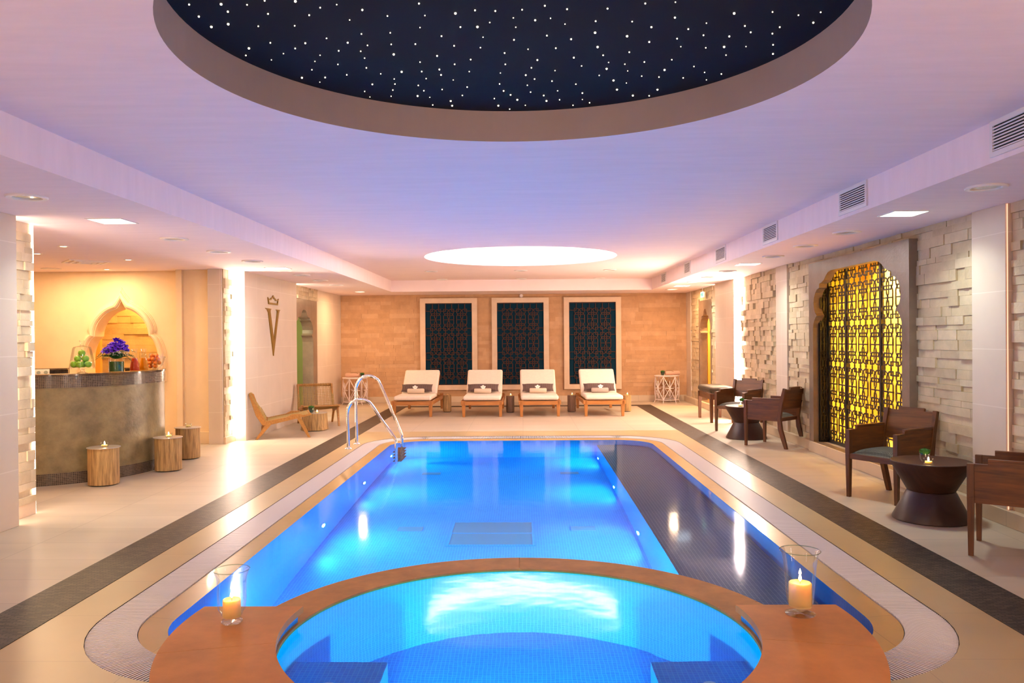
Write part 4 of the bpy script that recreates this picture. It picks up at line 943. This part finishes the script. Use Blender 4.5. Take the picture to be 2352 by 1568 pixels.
# ================= SUN LOUNGERS =================
def make_lounger():
    t=thing('sun_lounger','x','sun lounger',(0,0,0),0,'sun loungers in front of the far wall')
    W=.385;L=1.85
    for s in (-1,1):
        for y,h in ((0.02,.305),(L-.04,.33)):
            MB().taper((s*(W-.035),y+.03,0),(.05,.05),(s*(W-.035),y+.03,h),(.075,.07)).build('leg',M['teak_z'],t,bevel=.004)
        MB().box(s*W-.018 if s<0 else W-.018,s*W+.018 if s<0 else W+.018,.0,L,.235,.305).build('side_rail',M['teak_y'],t,bevel=.004)
    MB().box(-W+.05,W-.05,.005,.035,.225,.30).build('front_rail',M['teak'],t,bevel=.004)
    MB().box(-W+.05,W-.05,L-.04,L-.01,.225,.30).build('rear_rail',M['teak'],t,bevel=.004)
    mb=MB()
    for k in range(11): mb.box(-W+.02,W-.02,.06+k*.085,.12+k*.085,.275,.295)
    mb.build('seat_slats',M['teak'],t)
    th=math.radians(42); hy=.98; X=Matrix.Translation((0,hy,.305))@Matrix.Rotation(th,4,'X')
    mb=MB()
    for k in range(8): mb.box(-W+.03,W-.03,.02+k*.085,.08+k*.085,-.005,.012,M=X)
    for s in (-1,1): mb.box(s*(W-.045)-.015,s*(W-.045)+.015,0,.72,-.03,-.005,M=X)
    mb.build('backrest_slats',M['teak'],t)
    MB().box(-W+.025,W-.025,.03,hy+.02,.31,.40).build('seat_cushion',M['cushion'],t,smooth=True,bevel=.038,bseg=5)
    MB().box(-W+.025,W-.025,.03,.71,.015,.105,M=X).build('back_cushion',M['cushion'],t,smooth=True,bevel=.038,bseg=5)
    return t
def make_pillow():
    t=thing('lumbar_pillow','x','pillow',(0,0,0),0,'striped pillows on the sun loungers'); mb=MB(); n=16;m=8;vs=[];fs=[]
    for sgn in (1,-1):
        for j in range(m+1):
            for i in range(n+1):
                u=2*i/n-1;v=2*j/m-1; th=(1-u**4)*(1-v**4); pinch=1-.06*(1-abs(v)**2) if abs(u)>.9 else 1
                vs.append((.315*u*(1-.05*(1-v*v)),sgn*.055*th**.6,.098*v*(1-.08*(1-u*u))))
    S=(n+1)*(m+1)
    for s_ in range(2):
        for j in range(m):
            for i in range(n):
                a=s_*S+j*(n+1)+i; f=(a,a+1,a+n+2,a+n+1); fs.append(f if s_ else f[::-1])
    mb.add(vs,fs); mb.build('cover',M['pillow'],t,smooth=True); return t
def roll(mb,r,L):
    mb.tube([(-L/2,0,0),(-L/2+.012,0,0),(L/2-.012,0,0),(L/2,0,0)],[r*.86,r,r,r*.86],24)
    for s in (-1,1):
        mb.tube([(s*L/2,r*.82*q*cos(a),r*.82*q*sin(a)) for q,a in ((1-k/40,k*.42) for k in range(34))],.004,5)
def make_towel(m,label='x'):
    t=thing('rolled_towel',label,'towel',(0,0,0),0,'rolled towels on the sun loungers'); mb=MB(); roll(mb,.05,.33); mb.build('roll',M[m],t,smooth=True); return t
def make_orchid():
    t=thing('orchid_bloom','x','flower',(0,0,0),0,'white orchid blooms on the rolled towels')
    for a,rx,rz in ((.2,.030,.022),(PI-.2,.030,.022),(PI/2,.02,.026),(-.9,.019,.024),(PI+.9,.019,.024)):
        X=Matrix.Translation((.024*cos(a),-.008,.03+.022*sin(a)))@Matrix.Rotation(-a,4,'Y'); MB().ball((0,0,0),rx,.006,rz*.8,10,6,M=X).build('petal',M['orchid'],t,smooth=True)
    MB().ball((.006,-.018,.03),.008,n=8,m=5).build('centre',M['yellow'],t,smooth=True); return t
LX=((-2.115,15.28,-.02,'leftmost'),(-.775,15.20,0,'second from left'),(.325,15.20,.012,'third from left'),(1.55,15.20,.02,'rightmost'))
lg=pw=tw=fl=None
for k,(x,y,rz,p) in enumerate(LX):
    o=lg=make_lounger() if lg is None else dup(lg); o.location=(x,y,0); o.rotation_euler=(0,0,rz); o['label']='%s of the four teak sun loungers with cream cushions'%p
    o=pw=make_pillow() if pw is None else dup(pw); o.location=(x-.02,y+.90,.50); o.rotation_euler=(-.75,0,rz); o['label']='dark striped pillow on the %s sun lounger'%p
    if k==3: tw2=make_towel('towel_grey','grey rolled towel on the rightmost sun lounger'); o=tw2
    elif tw is None: o=tw=make_towel('towel')
    else: o=dup(tw)
    o.location=(x-.02,y+.71,.452); o.rotation_euler=(0,0,rz); o['label']='%s rolled towel on the %s sun lounger'%('grey' if k==3 else 'beige',p)
    o=fl=make_orchid() if fl is None else dup(fl); o.location=(x-.03+.02*(k%2),y+.69,.498); o['label']='white orchid bloom on the towel of the %s sun lounger'%p
# ================= WHITE DRUM TABLES =================
def pot(loc,label,s=1.0,lit=False):
    t=thing('moss_pot',label,'plant pot',loc,0,'small pots of green moss')
    MB().lathe([(0,.002),(.02*s,.002),(.036*s,.02*s),(.041*s,.05*s),(.044*s,.075*s)],28).build('glass_pot',M['dark_glass'],t,smooth=True)
    mb=MB(); rg=random.Random(3); mb.ball((0,0,.07*s),.043*s,.043*s,.022*s,16,8)
    for k in range(120):
        a=rg.uniform(0,6.28); r=rg.uniform(0,.04)*s; z=.085*s; mb.tube([(r*cos(a),r*sin(a),z-.01),(r*1.15*cos(a)+rg.uniform(-.004,.004),r*1.15*sin(a),z+rg.uniform(.004,.014)*s)],[.0016,.0006],3)
    mb.build('moss',M['moss'],t); return t
def make_drum():
    t=thing('drum_side_table','x','side table',(0,0,0),0,'white openwork drum side tables')
    R=.265;H=.60; mb=MB()
    MB().lathe([(0,H+.006),(R+.022,H+.006),(R+.026,H+.014),(R+.022,H+.022),(0,H+.022)],48).build('table_top',M['white_metal'],t,smooth=True,angle=30)
    bulge=lambda z:R*(1+.055*sin(PI*(z-.07)/(H-.07)))
    P=lambda a,z:(bulge(z)*cos(a),bulge(z)*sin(a),z)
    for z in (.07,H): MB().tube([P(2*PI*k/48,z) for k in range(48)],.009,6,closed=True).build('hoop',M['white_metal'],t,smooth=True)
    N=6; mb=MB()
    for k in range(N):
        a=2*PI*k/N; b=2*PI/N
        mb.tube([P(a,.07+(H-.07)*q/8) for q in range(9)],.009,6); mb.tube([(P(a,.07)[0]*1,P(a,.07)[1],.07),((R+.03)*cos(a),(R+.03)*sin(a),.0)],.008,6)
        mb.tube([P(a+b*q/8,.07+(H-.07)*q/8) for q in range(9)],.008,6); mb.tube([P(a+b*(1-q/8),.07+(H-.07)*q/8) for q in range(9)],.008,6)
        mb.tube([P(a+b*(.18+.64*q/6),(H+.07)/2) for q in range(7)],.008,6); mb.tube([P(a+b/2,.17+(H-.27)*q/6) for q in range(7)],.008,6)
    mb.build('openwork',M['white_metal'],t,smooth=True); return t
dt=make_drum(); dt.location=(-3.84,18.33,0); dt.rotation_euler=(0,0,.25); dt['label']='white openwork drum table in the far left corner'
d2=dup(dt,(3.30,18.38,0),.05,'white openwork drum table in the far right corner')
pot((-3.66,18.25,.622),'dark green moss pot on the far left white table',1.15); pot((3.19,18.30,.622),'dark green moss pot on the far right white table',1.15)
t=make_towel('pink_towel','pinkish rolled towel on the far right white table'); t.location=(3.42,18.36,.672); t.rotation_euler=(0,0,.15); t['group']='rolled towels on the white tables'
t=make_towel('pink_towel','pinkish rolled towel on the far left white table'); t.location=(-3.90,18.36,.672); t.rotation_euler=(0,0,-.1); t['group']='rolled towels on the white tables'
def twig(loc,label,s):
    t=thing('bare_twig',label,'twig',loc); MB().tube([(0,0,0),(s*.07,0,.01),(s*.14,0,.0),(s*.18,-.01,-.02)],.004,5).build('branch',M['stem'],t)
twig((3.26,18.31,.725),'thin brown twig lying on the towel of the far right table',1); twig((-3.94,18.31,.726),'thin brown twig lying on the towel of the far left table',1)
# ================= STUMP, RATTAN CHAIRS =================
log('stump_table',(-3.45,13.22,0),.205,.285,'log','broad tree stump table between the two woven lounge chairs',None,9,.14,1.02)
pot((-3.49,13.18,.292),'dark green moss pot on the stump table',1.2); tealight((-3.38,13.12,.292),'lit tealight on the stump table',True,1.0)
def make_lowchair():
    """front towards -Y"""
    t=thing('woven_lounge_chair','x','chair',(0,0,0),0,'low woven lounge chairs')
    W=.30
    for s in (-1,1):
        side=[(-.36,.335),(-.34,.345),(.02,.275),(.30,.215),(.34,.20),(.37,.235),(.53,.66),(.505,.69),(.47,.66),(.315,.285),(.27,.27),(-.10,.335),(-.16,.375),(-.20,.375),(-.25,.345),(-.35,.37)]
        side=[(-.37,.345),(-.02,.27),(.28,.205),(.36,.215),(.45,.36),(.545,.66),(.515,.70),(.475,.69),(.40,.47),(.32,.30),(.27,.275),(.0,.325),(-.08,.365),(-.20,.365),(-.24,.345),(-.36,.375)]
        MB().prism(side,s*W-.014,s*W+.014,'X').build('side_frame',M['rattan'],t,bevel=.004)
        MB().prism([(-.20,.33),(-.13,.33),(-.31,0),(-.35,0)],s*W-.02,s*W+.012,'X').build('leg',M['rattan'],t,bevel=.003)
        MB().prism([(.20,.25),(.29,.25),(.46,0),(.42,0)],s*W-.02,s*W+.012,'X').build('leg',M['rattan'],t,bevel=.003)
    MB().tube([(-W,.52,.675),(W,.52,.675)],.024,10).build('top_rail',M['rattan'],t,smooth=True)
    MB().tube([(-W,-.34,.355),(W,-.34,.355)],.018,10).build('front_rail',M['rattan'],t,smooth=True)
    mb=MB()
    seat=[(-.35,.365),(-.05,.315),(.27,.265)]
    def at_(L,q):
        tot=[0]
        for i in range(len(L)-1): tot.append(tot[-1]+math.dist(L[i],L[i+1]))
        d=q*tot[-1]
        for i in range(len(L)-1):
            if d<=tot[i+1]+1e-9: f=(d-tot[i])/(tot[i+1]-tot[i]); return (L[i][0]+(L[i+1][0]-L[i][0])*f,L[i][1]+(L[i+1][1]-L[i][1])*f)
    for k in range(34):
        y,z=at_(seat,k/33); mb.tube([(-W,y,z-.0),(-W*.5,y,z-.012),(0,y,z-.016),(W*.5,y,z-.012),(W,y,z)],.0075,5)
    for k in range(17):
        x=-W+.03+k*(2*W-.06)/16; mb.tube([(x,*at_(seat,q/6)) if False else (x,at_(seat,q/6)[0],at_(seat,q/6)[1]-.004) for q in range(7)],.006,5)
    mb.build('seat_weave',M['rope'],t)
    mb=MB(); back=[(.30,.28),(.40,.47),(.515,.675)]
    for k in range(15): y,z=at_(back,k/14); mb.tube([(-W,y,z),(W,y,z)],.0035,5)
    for k in range(19): x=-W+.02+k*(2*W-.04)/18; mb.tube([(x+(.004 if k%2 else -.004),y+.003*(1 if j%2 else -1),z) for j,(y,z) in enumerate(at_(back,q/10) for q in range(11))],.0035,5)
    mb.build('back_weave',M['rope'],t)
    mb=MB()
    for k in range(18):
        q=k/17; y,z=at_(back,q)
        for s in (-1,1): mb.tube([(s*W-.018,y,z-.0),(s*W+.018,y,z)],.014,6)
    for k in range(20): x=-W+.02+k*(2*W-.04)/19; mb.tube([(x,.52+.026*cos(a),.675+.026*sin(a)) for a in [2*PI*j/8 for j in range(8)]],.0055,4,closed=True)
    mb.build('rope_binding',M['rope'],t); return t
c1=make_lowchair(); c1.location=(-3.68,12.42,0); c1.rotation_euler=(0,0,math.radians(108)); c1['label']='low woven chair seen from the side by the gold crest wall'
c2=dup(c1,(-3.58,14.02,0),math.radians(22),'low woven chair with open net back behind the stump table')
# ================= ARMCHAIRS =================
def make_armchair():
    """front towards -Y"""
    t=thing('wooden_armchair','x','chair',(0,0,0),0,'dark wooden armchairs with patterned seats')
    W=.265; DW,DX,DZ=M['dark_wood'],M['dark_wood_x'],M['dark_wood_z']
    for s in (-1,1):
        MB().taper((s*(W-.022),-.262,0),(.032,.032),(s*(W-.022),-.262,.40),(.044,.044)).taper((s*(W-.022),-.262,.40),(.044,.044),(s*(W-.022),-.262,.625),(.044,.044)).build('front_leg',DZ,t,bevel=.002)
        prof=[(.315,0),(.355,0),(.325,.12),(.285,.25),(.265,.40),(.29,.58),(.34,.795),(.30,.805),(.245,.60),(.215,.42),(.225,.26),(.27,.12)]
        MB().prism(prof,s*(W-.022)-.02,s*(W-.022)+.02,'X').build('rear_leg',DZ,t,bevel=.002)
        panel=[(-.24,.36),(.235,.36),(.225,.42),(.265,.64),(-.16,.655),(-.16,.625),(-.24,.625)]
        MB().prism(panel,s*(W-.024)-.010,s*(W-.024)+.012,'X').build('arm_panel',DW,t,bevel=.001)
        MB().box(s*(W-.022)-.016,s*(W-.022)+.016,-.16,.25,.648,.662).build('arm_cap',DW,t,bevel=.002)
    MB().box(-W+.04,W-.04,-.275,-.25,.355,.405).build('front_rail',DX,t,bevel=.002)
    MB().box(-W+.04,W-.04,.215,.24,.355,.405).build('rear_rail',DX,t,bevel=.002)
    X=Matrix.Translation((0,.262,.52))@Matrix.Rotation(math.radians(-13),4,'X')
    bk=[(-W+.04,0),(W-.04,0),(W-.04,.275),(.13,.275),(.13,.305),(-.13,.305),(-.13,.275),(-W+.04,.275)]
    MB().prism(bk,-.010,.016,'Y',M=X).build('backrest',DX,t,bevel=.002)
    mb=MB(); n=14;vs=[];fs=[]
    for j in range(n+1):
        for i in range(n+1):
            u=2*i/n-1;v=2*j/n-1; vs.append((u*(W-.048),-.02+v*.232,.405+.052*((1-u**4)*(1-v**4))**.55))
    fs=[(j*(n+1)+i,j*(n+1)+i+1,(j+1)*(n+1)+i+1,(j+1)*(n+1)+i) for j in range(n) for i in range(n)]
    mb.add(vs,fs).box(-W+.05,W-.05,-.25,.21,.385,.406).build('seat',M['weave'],t,smooth=True); return t
def chair_at(proto,fl_,fr_,label):
    """place by the two front feet (outer)"""
    a=Vector(fl_);b=Vector(fr_); d=(b-a); rz=math.atan2(d.y,d.x); c=(a+b)/2; n=Vector((-sin(rz),cos(rz)))
    o=proto if proto.get('used') is None else dup(proto); 
    p=c+n*.27; o.location=(p.x,p.y,0); o.rotation_euler=(0,0,rz); o['label']=label; return o
ac=make_armchair()
def place(x,y,rz,label,first=[True]):
    o=ac if first[0] else dup(ac); first[0]=False; o.location=(x,y,0); o.rotation_euler=(0,0,rz); o['label']=label; return o
def feet(a,b): # a = front foot on the chair's own right (-x), b = its left (+x); returns loc, rz
    a=Vector(a);b=Vector(b);d=b-a;rz=math.atan2(d.y,d.x);n=Vector((-sin(rz),cos(rz)));p=(a+b)/2+n*.262;return p.x,p.y,rz
place(*feet((3.035,7.49),(3.275,7.09)),'armchair with patterned seat facing the camera beside the nearest drum table')
place(*feet((3.325,5.89),(3.03,5.47)),'armchair cut off by the right edge of the picture')
place(*feet((3.06,12.76),(3.42,12.40)),'armchair facing the camera behind the far drum table')
place(*feet((3.43,11.41),(3.065,11.07)),'armchair seen from behind in front of the far drum table')
# bench
t=thing('cushioned_bench','dark wooden bench with thick brown patterned cushion by the right pier','bench',(3.46,14.42,0))
for s in (-1,1):
    for y in (-.46,.46): MB().taper((s*.185,y,0),(.045,.045),(s*.185,y,.50),(.06,.06)).build('leg',M['dark_wood_z'],t,bevel=.003)
    MB().box(s*.19-.012,s*.19+.012,-.46,.46,.40,.50).build('side_rail',M['dark_wood'],t,bevel=.002)
for y in (-.46,.46): MB().box(-.19,.19,y-.012,y+.012,.40,.50).build('end_rail',M['dark_wood_x'],t,bevel=.002)
MB().box(-.22,.22,-.50,.50,.505,.62).build('cushion',M['bench_weave'],t,smooth=True,bevel=.055,bseg=5)
# drum tables
def make_table():
    t=thing('hourglass_table','x','side table',(0,0,0),0,'dark hourglass side tables')
    MB().lathe([(0,.0),(.285,.0),(.292,.006),(.292,.014),(.182,.232),(.178,.236),(0,.236)],64).build('base',M['drum_wood'],t,smooth=True,angle=30)
    MB().lathe([(0,.238),(.178,.238),(.183,.243),(.303,.455),(.303,.472),(.298,.476),(0,.476)],64).build('top',M['table_wood'],t,smooth=True,angle=30)
    return t
ht=make_table(); ht.location=(3.32,6.57,0); ht['label']='dark hourglass table nearest the camera between two armchairs'
dup(ht,(3.29,11.85,0),0,'dark hourglass table between the two farther armchairs')
# candle + moss pots on them
def glass_pot(loc,label,k):
    t=thing('moss_glass',label,'plant pot',loc,0,'glasses of green moss')
    MB().lathe([(0,.004),(.022,.004),(.034,.02),(.038,.05),(.040,.075)],28).build('glass',M['clear_glass'],t,smooth=True)
    mb=MB(); mb.ball((0,0,.082),.040,.040,.026,16,8); rg=random.Random(k)
    for q in range(260):
        a=rg.uniform(0,6.28); r=rg.uniform(0,.042); mb.tube([(r*cos(a)*.9,r*sin(a)*.9,.088),(r*1.12*cos(a),r*1.12*sin(a),.105+rg.uniform(0,.012)-r*.3)],[.0016,.0005],3)
    mb.build('moss',M['moss'],t); return t
glass_pot((3.235,6.50,.476),'glass of green moss on the nearest hourglass table',1); tealight((3.215,6.40,.476),'lit tealight on the nearest hourglass table',True,1.1)
glass_pot((3.24,11.90,.476),'glass of green moss on the farther hourglass table',2); tealight((3.17,11.72,.476),'lit tealight on the farther hourglass table',True,1.1)
# ================= LANTERNS =================
def lantern(loc,label,prof,cr,ch,cz,clabel):
    t=thing('hurricane_lantern',label,'candle lantern',loc,0,'hurricane lanterns on the whirlpool edge')
    MB().lathe(prof,64).build('glass',M['clear_glass'],t,smooth=True)
    o=MB().lathe([(prof[-1][0],prof[-1][1]-.003),(prof[-1][0]+.002,prof[-1][1]),(prof[-1][0],prof[-1][1]+.002),(prof[-1][0]-.002,prof[-1][1]),(prof[-1][0],prof[-1][1]-.003)],64).build('rim',M['rimglass'],t,smooth=True)
    c=thing('pillar_candle',clabel,'candle',(loc[0],loc[1],loc[2]+cz),0,'pillar candles in the lanterns')
    MB().lathe([(0,0),(cr,0),(cr,ch-.004),(cr-.004,ch),(cr*.8,ch-.006),(0,ch-.010)],40).build('wax',M['wax'],c,smooth=True)
    MB().tube([(0,0,ch-.01),(.001,0,ch+.008)],.0012,5).build('wick',M['stem'],c)
    MB().lathe([(0,ch+.004),(.008,ch+.016),(.006,ch+.028),(0,ch+.046)],14).build('flame',M['flame'],c,smooth=True)
    light('POINT','candle_light',(loc[0],loc[1],loc[2]+cz+ch+.024),2.6,(1,.50,.18),.005)
rgm=glass('rim_glass',(.75,.85,.8)); M['rimglass']=rgm
lantern((-1.468,4.00,.08),'shorter flared hurricane lantern with thick green glass foot on the left whirlpool edge',[(0,.004),(.045,.002),(.052,.008),(.050,.018),(.040,.024),(.036,.030),(.050,.045),(.066,.075),(.071,.12),(.070,.18),(.073,.23),(.088,.27)],.044,.088,.034,'lit pillar candle in the left lantern')
lantern((1.41,4.11,.08),'taller hurricane lantern with wide thin glass foot on the right whirlpool edge',[(0,.006),(.073,.0),(.076,.004),(.050,.012),(.026,.022),(.030,.034),(.055,.045),(.066,.065),(.073,.14),(.080,.25),(.090,.31),(.100,.325)],.056,.122,.040,'lit pillar candle in the right lantern')
